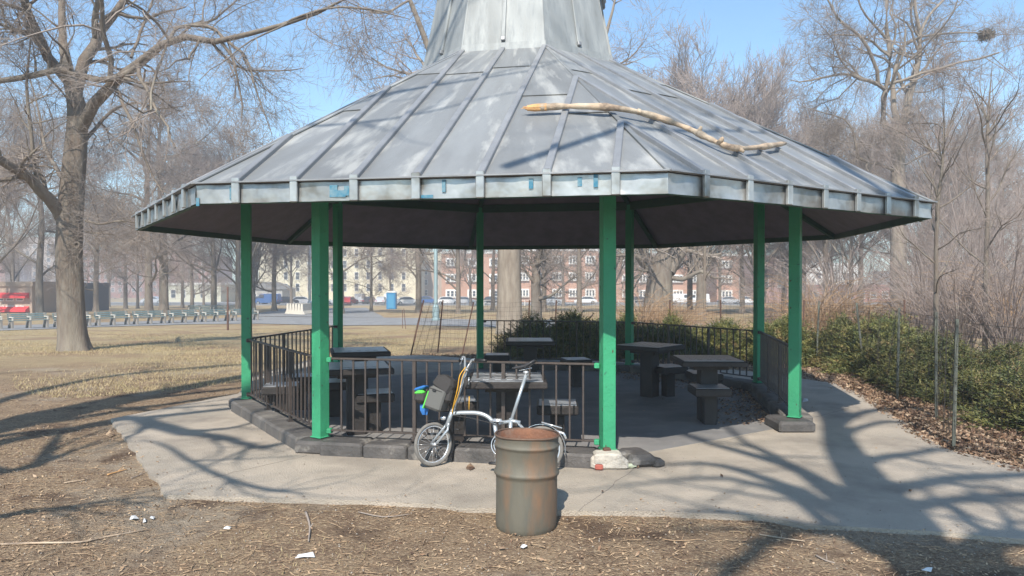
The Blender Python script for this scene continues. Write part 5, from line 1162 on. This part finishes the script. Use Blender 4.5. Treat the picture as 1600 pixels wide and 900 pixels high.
# ------------------------------------------------------------------ single small things on the ground
def stick(P, r, label, m=M_twig, h=.012):
    g = [grd(px, py) for px, py in P]; pts = spline([np.array([p[0], p[1], gz(p[0], p[1]) + h]) for p in g], 14); t = thing('stick', tuple(pts[0]), label, 'stick'); mb = MB(); mb.tube(pts, [r * (1 - .5 * i / 14) for i in range(15)], 7)
    k = 8; mb.tube([pts[k], pts[k] + (pts[k + 1] - pts[k]) * .8 + np.array([.01, .05, .03])], [r * .5, r * .3], 5); mb.build('stick_wood', m, t, True)
stick([(-40, 853), (60, 851), (125, 848), (165, 839), (232, 826)], .0085, 'long dry stick lying on the dirt at the lower left', M_log)
stick([(478, 800), (484, 822), (482, 846)], .010, 'short curved grey stick on the dirt left of the drum', M_twig)
stick([(1186, 835), (1215, 839), (1258, 845)], .007, 'pale thin stick on the dirt right of the drum', M_log)
stick([(1304, 815), (1313, 823), (1325, 833)], .007, 'dark stick at the pavement edge in the tree shadow', M_twig)
stick([(1275, 868), (1290, 876), (1305, 880)], .006, 'dark twig on the dirt at lower right', M_twig)
stick([(100, 660 + 95), (130, 750), (140, 748)], .006, 'short pale twig on the dirt left of the pavement corner', M_log)
stick([(168, 742), (182, 738), (198, 734)], .008, 'wood splinter beside the left pavement edge', M_wood)
stick([(1035, 843), (1060, 845), (1100, 842)], .004, 'straw like stem right of the drum on the dirt', M_straw)
stick([(560, 801), (600, 809), (640, 806)], .005, 'thin dark root along the pavement edge left of the drum', M_twig)
stick([(205, 748), (216, 744), (232, 738)], .006, 'small brown twig touching the left pavement edge', M_twig)
def scrap(P, label, m=M_paper, name='paper_scrap', cat='litter', z=None):
    g = [grd(px, py) for px, py in P]; c = sum(g) / len(g); base = (FLOOR if inside(np.array([c[0]]), np.array([c[1]]))[0] else float(gz(c[0], c[1])) + .004) if z is None else z
    t = thing(name, (c[0], c[1], base), label, cat); mb = MB(); n = len(g); rr = random.Random(len(label)); vs = [(p[0], p[1], base + rr.uniform(.004, .022)) for p in g] + [(c[0], c[1], base + .024)]; vs2 = [(a, b, cc - .003) for a, b, cc in vs]
    mb.add(vs + vs2, [(i, (i + 1) % n, n) for i in range(n)] + [(n + 1 + (i + 1) % n, n + 1 + i, 2 * n + 1) for i in range(n)] + [(i, n + 1 + i, n + 1 + (i + 1) % n, (i + 1) % n) for i in range(n)]); mb.build('scrap', m, t)
scrap([(461, 873), (475, 872), (492, 871), (489, 866), (476, 868), (466, 869)], 'crumpled white paper at the bottom left of the drum')
scrap([(202, 812), (208, 813), (217, 810), (212, 807), (205, 808)], 'white paper bit on the dirt left of the pavement corner')
scrap([(223, 815), (228, 815), (229, 811), (225, 811)], 'smallest white paper bit near the pavement corner')
scrap([(234, 811), (240, 811), (242, 808), (236, 808)], 'white paper bit just below the pavement corner')
scrap([(349, 826), (359, 827), (361, 824), (352, 823)], 'thin white scrap on the dirt below the pavement', M_paper)
scrap([(813, 858), (818, 860), (824, 858), (823, 854), (816, 853)], 'pale crushed bottle cap in front of the drum')
scrap([(1440, 893), (1455, 894), (1457, 890), (1446, 889)], 'pale blue scrap in the tree shadow at the bottom')
scrap([(1254, 632), (1263, 632), (1262, 627), (1256, 627)], 'white paper on the pavement right of the rightmost post')
scrap([(728, 738), (735, 741), (742, 738), (735, 732), (730, 733)], 'curled tan leaf on the pavement right of the bicycle wheel', M_leaf, 'fallen_leaf', 'leaf')
scrap([(165, 680), (172, 684), (180, 680), (173, 672)], 'tan leaf on the dirt left of the pavement', M_chip, 'fallen_leaf', 'leaf')
# crushed bottle by the broken kerb
g = grd(980, 732, FLOOR); t = thing('plastic_bottle', (g[0], g[1], FLOOR), 'crushed clear plastic bottle lying by the broken kerb corner', 'bottle', rot=(0, 0, .12))
mb = MB(); Mx = Matrix.Rotation(pi / 2, 3, 'Y'); mb.lathe([(.0, -.085), (.024, -.085), (.027, -.07), (.022, -.04), (.027, -.01), (.024, .02), (.026, .04), (.014, .07), (.012, .075), (.012, .085)], 16, (0, 0, .026), Mx, wob=lambda a, z: .004 * sin(3 * a + z * 60)); link('bottle_body', mb.mesh('bottle_body', mat('clear_plastic', (.55, .58, .42), .2, spec=.6), True), t)
mb = MB(); mb.lathe([(0, -.10), (.014, -.10), (.014, -.082), (0, -.082)], 12, (0, 0, .022), Mx); link('bottle_cap', mb.mesh('bottle_cap', M_white, True), t)

# ------------------------------------------------------------------ park benches
SUN_BEN = []
def bench_tpl():
    W = 1.9; parts = []
    s = MB(); s.box((0, 0, 0), (W, .075, .035), bev=.006); sl = s.mesh('bench_slat', M_bslat); out = []
    for y in (-.21, -.12, -.03, .06): out.append(('seat_slat', sl, (0, y, .45), (0, 0, 0)))
    for z in (.55, .66, .77): out.append(('back_slat', sl, (0, .16 + (z - .5) * .22, z), (R(78), 0, 0)))
    g = MB(); g.prism([(-.27, 0), (-.20, .0), (-.10, .34), (.10, .34), (.2, 0), (.30, 0), (.22, .42), (.27, .82), (.21, .84), (.14, .46), (-.27, .42)], -.05, .05, lambda u, v, w_: (w_, u, v)); gm_ = g.mesh('bench_support', M_bconc)
    for x in (-.84, 0, .84): out.append(('support', gm_, (x, 0, 0), (0, 0, 0)))
    a = MB(); a.box((0, -.06, .62), (.09, .44, .05), bev=.012); a.box((0, -.24, .53), (.06, .06, .15)); am = a.mesh('armrest', M_jersey)
    for x in (-.84, 0, .84): out.append(('armrest', am, (x, 0, 0), (0, 0, 0)))
    return out
BT = bench_tpl()
def bench(x, y, rz, lab):
    t = thing('park_bench', (x, y, tz(y)), lab, 'bench', 'slatted park benches along the path', (0, 0, rz))
    for nm, me, l, r in BT: link(nm, me, t, l, r)
A = grd(-70, 515.5); B = grd(405, 500); d = B - A; L = np.linalg.norm(d[:2]); n = int(L / 1.98); rz = math.atan2(d[1], d[0]); i = 0
names = ['bench of the row cut by the left edge of the photo', 'bench between the left edge and the big tree trunk', 'bench mostly hidden behind the big tree trunk', 'first bench right of the big tree trunk', 'bench standing in front of the twin bare trunks', 'bench before the left half of the pale house', 'bench just left of the thin dark post by the path', 'last bench of the row beside the leftmost green post']
for i in range(n):
    p = A + d * (i + .5) / n; bench(p[0], p[1], rz, names[i % len(names)])
P = grd(406, 499); 
for j, (px, d_, rz2, lab) in enumerate(((350, 64, .35, 'farther bench behind the row near the far bare tree'), (312, 62, .35, 'farther bench behind the row before the grey house'))):
    bench(atx(px, d_), d_, rz2, lab)
# thin sign post, lamp poles
def pole(px, py, ty, r, m, lab, name='lamp_pole', base=True, d=None, cat='pole'):
    g = grd(px, py); h = at(px, ty, g[1])[2] - g[2]; t = thing(name, tuple(g), lab, cat); mb = MB(); mb.lathe([(r * 1.05, 0), (r, h * .3), (r * .8, h), (0, h)], 14, g); mb.build('shaft', m, t, True)
    if base: mb = MB(); mb.lathe([(r * 2.4, -.05), (r * 2.4, .12), (r * 1.9, .18), (r * 1.7, .95), (r * 1.25, 1.05), (r, 1.1)], 12, g); mb.build('base', m, t)
    return t, g, h
t, g, h = pole(681, 501, 215, .13, M_pole, 'teal grey park lamp pole with wide fluted base seen under the roof')
def lamp_head(t, g, h, m):
    mb = MB(); mb.tube([g + np.array([0, 0, h - .1]), g + np.array([.5, -.1, h + .35]), g + np.array([1.3, -.2, h + .4])], [.05, .045, .04], 8); mb.build('arm', m, t, True)
    mb = MB(); mb.box(g + np.array([1.55, -.2, h + .38]), (.6, .28, .12), bev=.04); mb.build('lamp_head', m, t)
lamp_head(t, g, h, M_pole)
t, g, h = pole(843, 504, 215, .085, M_poles, 'shiny aluminium pole right of the thick trunk', base=False); lamp_head(t, g, h, M_poles)
t, g, h = pole(484, 485, 285, .16, M_poles, 'grey lamp pole in front of the cream building beside the front left post'); lamp_head(t, g, h, M_poles)
pole(356, 516, 448, .05, M_staker, 'thin dark post by the path near the far bench end', 'post', False)
pole(155, 482, 452, .07, M_poles, 'thin pale pole right of the big trunk before the brick block', 'post', False); pole(166, 484, 458, .06, M_poles, 'shorter pale pole right of the big trunk', 'post', False)
# concrete barriers
def jersey(px, py, n, rz, lab, w_=.55, h=.95):
    for i in range(n):
        g = grd(px + i * 4.4, py + i * .25); t = thing('concrete_barrier', tuple(g), lab[i], 'barrier', 'pale concrete barriers at the car park', (0, 0, rz)); mb = MB(); mb.prism([(-w_ / 2, 0), (w_ / 2, 0), (w_ / 2, .08), (w_ * .22, .35), (w_ * .15, h), (-w_ * .15, h), (-w_ * .22, .35), (-w_ / 2, .08)], -.85, .85, lambda u, v, q: (u, q, v)); link('barrier_body', mb.mesh('barrier_body', M_jersey), t)
jersey(456, 490, 6, -.15, ['leftmost of the pale concrete barriers beside the front left post', 'second concrete barrier from the left', 'third concrete barrier from the left', 'fourth concrete barrier from the left', 'fifth concrete barrier from the left', 'rightmost of the concrete barriers beside the front left post'])

# ------------------------------------------------------------------ parked vehicles
def car_tpl(van=False):
    L = 4.5; prof = [(-2.2, .32), (-2.22, .62), (-2.1, .82), (-1.75, .92), (-1.0, .98), (.95, .98), (1.5, .9), (2.1, .78), (2.24, .6), (2.22, .32)] if not van else [(-2.4, .35), (-2.42, .9), (-2.4, 1.1), (1.4, 1.1), (1.8, 1.05), (2.35, .9), (2.42, .6), (2.4, .35)]
    cab = [(-1.75, .9), (-1.35, 1.36), (-.9, 1.46), (.25, 1.46), (.6, 1.38), (1.25, .92)] if not van else [(-2.38, 1.1), (-2.3, 1.9), (-2.1, 1.98), (.9, 1.98), (1.2, 1.85), (1.75, 1.06)]
    b = MB(); b.prism(prof, -.86, .86, lambda u, v, q: (u, q, v)); b.prism([(u, v) for u, v in cab], -.70, .70, lambda u, v, q: (u, q * (1 if v < 1 else .9), v))
    win = MB(); c = [(u * .93 - .02, (v - .95) * .78 + .99) for u, v in cab] if not van else [(.35, 1.25), (.35, 1.75), (.9, 1.78), (1.15, 1.72), (1.5, 1.25)]; win.prism(c, -.715, .715, lambda u, v, q: (u, q * (1 if v < 1.1 else .935) if not van else q, v))
    wh = MB(); wh.lathe([(0, -.11), (.2, -.11), (.31, -.10), (.33, -.06), (.33, .06), (.31, .10), (.2, .11), (0, .11)], 16, M=Matrix.Rotation(pi / 2, 3, 'X')); rim = MB(); rim.lathe([(0, -.12), (.19, -.118), (.19, .118), (0, .12)], 10, M=Matrix.Rotation(pi / 2, 3, 'X'))
    hl = MB(); hl.box((0, 0, 0), (.06, .3, .12), bev=.02); bm_ = MB(); bm_.box((0, 0, 0), (.1, 1.7, .16), bev=.03)
    return dict(body=b, win=win.mesh('car_windows', M_glass), wheel=wh.mesh('car_tyre', M_black, True), rim=rim.mesh('car_rim', M_chrome), hl=hl.mesh('headlight', mat('lamp_lens', (.8, .8, .78), .2)), tl=hl.mesh('tail_light', mat('tail_lens', (.5, .02, .02), .3)), bump=bm_.mesh('bumper', M_black), L=2.2 if not van else 2.4, bodies={})
CT = {False: car_tpl(), True: car_tpl(True)}
def car(px, d, rz, colr, lab, van=False, name=None):
    T_ = CT[van]; d *= 1.5; m = mat('paint_%d_%d_%d' % tuple(int(c * 100) for c in colr), colr, .25, coat=.6)
    if colr not in T_['bodies']: T_['bodies'][colr] = T_['body'].mesh('car_body', m)
    t = thing(name or ('parked_van' if van else 'parked_car'), (atx(px, d), d, tz(d) + .06), lab, 'van' if van else 'car', 'vehicles parked beyond the park', (0, 0, rz))
    link('body', T_['bodies'][colr], t); link('windows', T_['win'], t)
    for sx in (-1, 1):
        for sy in (-1, 1): wv = link('wheel', T_['wheel'], t, (sx * 1.35, sy * .78, .33)); link('rim', T_['rim'], wv)
        link('bumper', T_['bump'], t, (sx * (T_['L']), 0, .45))
    for sy in (-1, 1): link('headlight', T_['hl'], t, (T_['L'] + .0, sy * .6, .68)); link('tail_light', T_['tl'], t, (-T_['L'] - .0, sy * .6, .75))
W_, S_, K_, Rd, Bl = (.75, .75, .75), (.45, .46, .48), (.03, .03, .035), (.45, .04, .04), (.05, .12, .3)
for px, d, rz, c, lab, van in ((402, 88, .1, K_, 'dark car left of the bare tree before the cream building', False), (418, 86, 2.9, Bl, 'blue car behind the bench end', True), (447, 88, .3, K_, 'dark car just left of the concrete barriers', False), (472, 90, .2, S_, 'silver car above the concrete barriers', False), (503, 90, .1, W_, 'white car partly behind the front left post', False),
                               (546, 84, 1.45, Rd, 'red car right of the front left post', False), (563, 90, 1.6, S_, 'silver car behind the red car', True), (545, 92, .2, K_, 'dark car farthest left right of the post', False), (578, 86, 1.5, K_, 'black car beside the small spreading tree', False), (596, 85, 1.6, S_, 'silver car left of the blue toilet cabin', False),
                               (610, 93, 1.5, W_, 'white van behind the blue toilet cabin', True), (637, 84, .25, W_, 'white car left of the leaning tree', False), (668, 90, .0, Bl, 'dark blue car behind the teal lamp pole', False), (700, 87, .1, W_, 'white car right of the teal lamp pole', False), (725, 88, 0, S_, 'silver car left of the slim back post', False),
                               (770, 92, 0, K_, 'dark car right of the slim back post', False), (862, 94, 0, S_, 'silver car right of the aluminium pole', False), (915, 94, 3.1, W_, 'white car left of the front right post', False), (1000, 94, 0, K_, 'dark car between the front right and back posts', False),
                               (1065, 92, 0, W_, 'white camper van seen right of the gnarled tree', True), (1088, 92.4, 3.14, W_, 'second white van behind the slender sapling', True), (1140, 93, 0, S_, 'silver car before the orange balconies', False), (1170, 93, 0, W_, 'white car left of the back right post', False), (240, 95, 0, S_, 'silver car behind the twin trunks', False), (110, 95, 0, K_, 'dark car behind the big left trunk', False)):
    car(px, d, rz, c, lab, van)
g = grd(612, 483); t = thing('portable_toilet', tuple(g), 'bright blue portable toilet cabin among the parked cars', 'toilet cabin'); mb = MB(); mb.box(g + np.array([0, 0, 1.05]), (1.15, 1.15, 2.1), bev=.03); mb.build('cabin', mat('cabin_blue', (.03, .2, .42), .5), t); mb = MB(); mb.box(g + np.array([0, -.59, 1.0]), (.75, .03, 1.75)); mb.build('door', mat('cabin_door', (.06, .27, .48), .5), t); mb = MB(); mb.prism([(-.62, 2.1), (.62, 2.1), (.4, 2.3), (-.4, 2.3)], -.6, .6, lambda u, v, q: (g[0] + u, g[1] + q, g[2] + v)); mb.build('roof', M_white, t)

# ------------------------------------------------------------------ buildings
M_cream = mat('cream_render', (.66, .60, .44), .9, col2=(.60, .54, .40), scale=.4); M_brick = mat('red_brick', (.33, .155, .115), .9, col2=(.27, .12, .09), scale=.5); M_orng = mat('orange_brick', (.46, .27, .19), .9, col2=(.42, .24, .165), scale=.4)
M_tan = mat('tan_brick', (.42, .33, .26), .9, col2=(.37, .29, .23), scale=.4); M_grey = mat('grey_siding', (.38, .37, .34), .8, col2=(.34, .33, .31), scale=.5); M_redaw = mat('red_awning', (.62, .04, .05), .6); M_dk = mat('dark_wall', (.10, .10, .12), .8); M_beige = mat('beige_concrete', (.50, .45, .36), .9)
M_roofg = mat('grey_shingle', (.22, .21, .20), .9, col2=(.17, .16, .155), scale=2)
WM = {}
def win_me(w_, h, fm=M_white):
    k = (round(w_, 2), round(h, 2), fm.name)
    if k not in WM:
        a = MB(); t_ = .09; a.box((0, 0, h / 2 - t_ / 2), (w_, .12, t_)); a.box((0, 0, -h / 2 + t_ / 2), (w_, .16, t_)); a.box((-w_ / 2 + t_ / 2, 0, 0), (t_, .12, h - 2 * t_)); a.box((w_ / 2 - t_ / 2, 0, 0), (t_, .12, h - 2 * t_)); a.box((0, 0, 0), (w_ - 2 * t_, .08, .06))
        b = MB(); b.box((0, .02, 0), (w_ - .1, .03, h - .1)); WM[k] = (a.mesh('window', fm), b.mesh('window_pane', M_glass))
    return WM[k]
def bld(name, px0, px1, pt, d, m, lab, cols=0, rows=0, ww=1.1, wh=1.5, depth=12, zb0=None, z0f=.12, z1f=.92, fm=M_white, roofm=None, gable=0, bands=None, x0f=.06, x1f=.94, cat='building', par=True):
    d = d * 1.45 if d > 100 else d
    x0, x1 = atx(px0, d), atx(px1, d); z1 = at(0, pt, d)[2]; z0 = tz(d) - .3 if zb0 is None else zb0; cx = (x0 + x1) / 2
    t = thing(name, (cx, d, z0), lab, cat); mb = MB(); mb.box((cx, d + depth / 2, (z0 + z1) / 2), (x1 - x0, depth, z1 - z0)); mb.build('wall', m, t)
    if gable: mb = MB(); mb.prism([(x0 - .4, z1), (x1 + .4, z1), (cx, z1 + gable)], d - .4, d + depth, lambda u, v, q: (u, q, v)); mb.build('roof', roofm or M_roofg, t)
    elif par: mb = MB(); mb.box((cx, d + depth / 2, z1 + .2), (x1 - x0 + .3, depth + .3, .45)); mb.build('parapet', roofm or m, t)
    if cols:
        f, p = win_me(ww, wh, fm)
        for i in range(cols):
            for j in range(rows):
                x = x0 + (x1 - x0) * (x0f + (x1f - x0f) * (i + .5) / cols); z = z0 + (z1 - z0) * (z0f + (z1f - z0f) * (j + .5) / rows); o = link('window', f, t, (x - cx, -.02, z - z0)); link('pane', p, o)
    return t, x0, x1, z0, z1
bld('cream_building', 404, 655, 378, 122, M_cream, 'cream yellow apartment building seen left of and behind the front left post', 12, 4, 1.0, 1.9, 16, z0f=.16)
bld('grey_house', 386, 441, 452, 112, M_grey, 'grey gabled house left of the cream building', 3, 1, 1.1, 1.4, 10, gable=1.6)
bld('pale_house', 258, 345, 445, 116, mat('pale_green_siding', (.50, .49, .40), .9), 'pale green flat house behind the benches with white cornice', 5, 1, 1.2, 2.0, 10, roofm=M_white)
bld('shed_building', 340, 390, 446, 124, M_tan, 'low tan building between the pale house and the grey house', 3, 1, 1, 1.5)
bld('brick_block', 276, 338, 402, 170, M_brick, 'red brick block with stepped top behind the pale house', 5, 5, 1.3, 1.5, 14)
bld('brick_block', 118, 278, 392, 178, M_brick, 'long red brick apartment block right of the big left tree', 13, 6, 1.3, 1.5, 14)
bld('brick_block', 10, 110, 372, 190, M_tan, 'tan apartment block behind the big left tree', 8, 7, 1.4, 1.6, 14)
bld('brick_block', -120, 8, 402, 175, M_brick, 'brick block at the far left edge', 9, 4, 1.4, 1.6, 14)
t, x0, x1, z0, z1 = bld('shop', -60, 50, 447, 70, M_tan, 'low tan shop with two rows of red awnings at the left edge', 6, 2, .8, .5, 8, z0f=.10, z1f=.74, x1f=.9)
for j, zf in enumerate((.78, .32)):
    for i in range(2):
        a, b_ = x0 + (x1 - x0) * (.05 + i * .5), x0 + (x1 - x0) * (.46 + i * .5); z = z0 + (z1 - z0) * zf; mb = MB(); mb.prism([(0, 0), (-.6, -.3), (-.6, -.52), (0, -.52)], a, b_, lambda u, v, q: (q, 70 + u, z + v)); mb.build('awning', M_redaw, t)
bld('dark_building', 50, 68, 449, 74, M_dk, 'dark blue grey building beside the shop with red awnings', 2, 1, 1, 1.2)
# orange apartment row with balconies and white bays
def orange(px0, px1, top, d, lab, cols, seed):
    t, x0, x1, z0, z1 = bld('apartment_row', px0, px1, top, d, M_orng, lab, 0, 0, depth=12, roofm=M_white); rows = 3; rr = random.Random(seed); d *= 1.45
    for i in range(cols):
        cx = x0 + (x1 - x0) * (i + .5) / cols; wd = (x1 - x0) / cols
        for j in range(rows):
            h = (z1 - z0 - .8) / rows; z = z0 + .5 + h * (j + .5)
            mb = MB(); mb.box((cx, d - .25, z + .1), (wd * .62, .5, h * .52)); mb.build('white_bay', M_white, t)
            for q in (-1, 0, 1):
                o = link('window', win_me(wd * .15, h * .38)[0], t, (cx + q * wd * .18 - (x0 + x1) / 2, -.56, z + .1 - z0)); link('pane', win_me(wd * .15, h * .38)[1], o)
orange(690, 792, 396, 112, 'orange brick apartment row left of the thick trunk', 3, 1); orange(806, 935, 392, 114, 'orange brick apartment row with white bays behind the aluminium pole', 5, 2); orange(940, 1098, 398, 112, 'orange brick apartment row with white bays behind the gnarled tree', 6, 3); orange(1120, 1178, 400, 112, 'narrow orange brick house with white bays left of the back right post', 2, 4)
bld('brown_building', 655, 692, 412, 130, M_tan, 'tan building behind the teal lamp pole', 2, 3, 1, 1.5)
bld('red_house', 1180, 1236, 402, 104, mat('dull_red_siding', (.36, .20, .17), .9), 'dull red house between the two right hand posts', 2, 1, 1.4, 3.0, 10)
bld('white_building', 1240, 1340, 414, 125, M_white, 'white flat building right of the rightmost green post', 4, 2, 1.2, 1.5)
bld('tower_block', 1236, 1296, 372, 230, M_beige, 'beige tower block seen just under the eave beside the rightmost post', 5, 8, 2, 1.8, 18)
bld('brick_block', 1255, 1420, 448, 110, M_brick, 'low brick building behind the dry shrubs at right', 8, 1, 1.4, 1.6, 10)
bld('tan_block', 1400, 1660, 425, 150, M_tan, 'long tan building behind the trees at the right edge', 16, 3, 1.4, 1.6, 14)
bld('cream_building', 655, 700, 396, 140, M_cream, 'small cream building left of the orange apartments', 2, 3, 1.2, 1.6)
# low white pipe fence by the street
def pipe_fence(px0, px1, d, lab):
    d *= 1.5
    x0, x1 = atx(px0, d), atx(px1, d); z = tz(d); n = int((x1 - x0) / 2.2); t = thing('street_fence', (x0, d, z), lab, 'fence'); 
    mb = MB(); mb.bar((x0, d, z + .95), (x1, d, z + .95), .06, .06); mb.build('top_rail', M_white, t); mb = MB(); mb.bar((x0, d, z + .45), (x1, d, z + .45), .05, .05); mb.build('middle_rail', M_white, t)
    pm = MB(); pm.box((0, 0, .48), (.09, .09, .96)); pme = pm.mesh('fence_post', M_white)
    for i in range(n + 1): link('fence_post', pme, t, ((x1 - x0) * i / n, 0, 0))
pipe_fence(735, 905, 80, 'low white pipe fence in front of the orange apartments'); pipe_fence(945, 1010, 80, 'short white pipe fence left of the gnarled tree')
# far treetops as one mass on the horizon
rs = np.random.RandomState(8); n = 5000; x = rs.uniform(-270, 290, n); y = rs.uniform(190, 300, n); h = rs.uniform(.5, 1, n) * (11 + 5 * np.sin(x * .07) + 3 * np.sin(x * .19 + 1)); base_ = np.stack([x, y, np.interp(y, ZY, ZZ) + h * .2], 1); d = nrm(rs.normal(size=(n, 3)) * .5 + np.array([0, 0, 1])) * (h * .45)[:, None]
P = np.stack([base_, base_ + d * .5 + rs.normal(size=(n, 3)) * .2, base_ + d + rs.normal(size=(n, 3)) * .5], 1)
tag(link('distant_thicket', raw_mesh('distant_thicket', *tubes(P, np.array([[.11, .08, .03]]) * np.ones((n, 1)), 3), M_twigr)), 'brown mass of far bare treetops behind the houses', 'treetops', kind='stuff')

# ------------------------------------------------------------------ thin late winter haze
hz = MB(); hz.box((0, 185, 14), (760, 500, 44)); hm = bpy.data.materials.new('haze'); hm.use_nodes = True; hn = hm.node_tree; hn.nodes.clear()
pvn = hn.nodes.new('ShaderNodeVolumePrincipled'); pvn.inputs['Color'].default_value = C3(.92, .95, 1); pvn.inputs['Density'].default_value = .0024; ho = hn.nodes.new('ShaderNodeOutputMaterial'); hn.links.new(pvn.outputs[0], ho.inputs['Volume'])
tag(hz.build('haze', hm), kind='stuff')
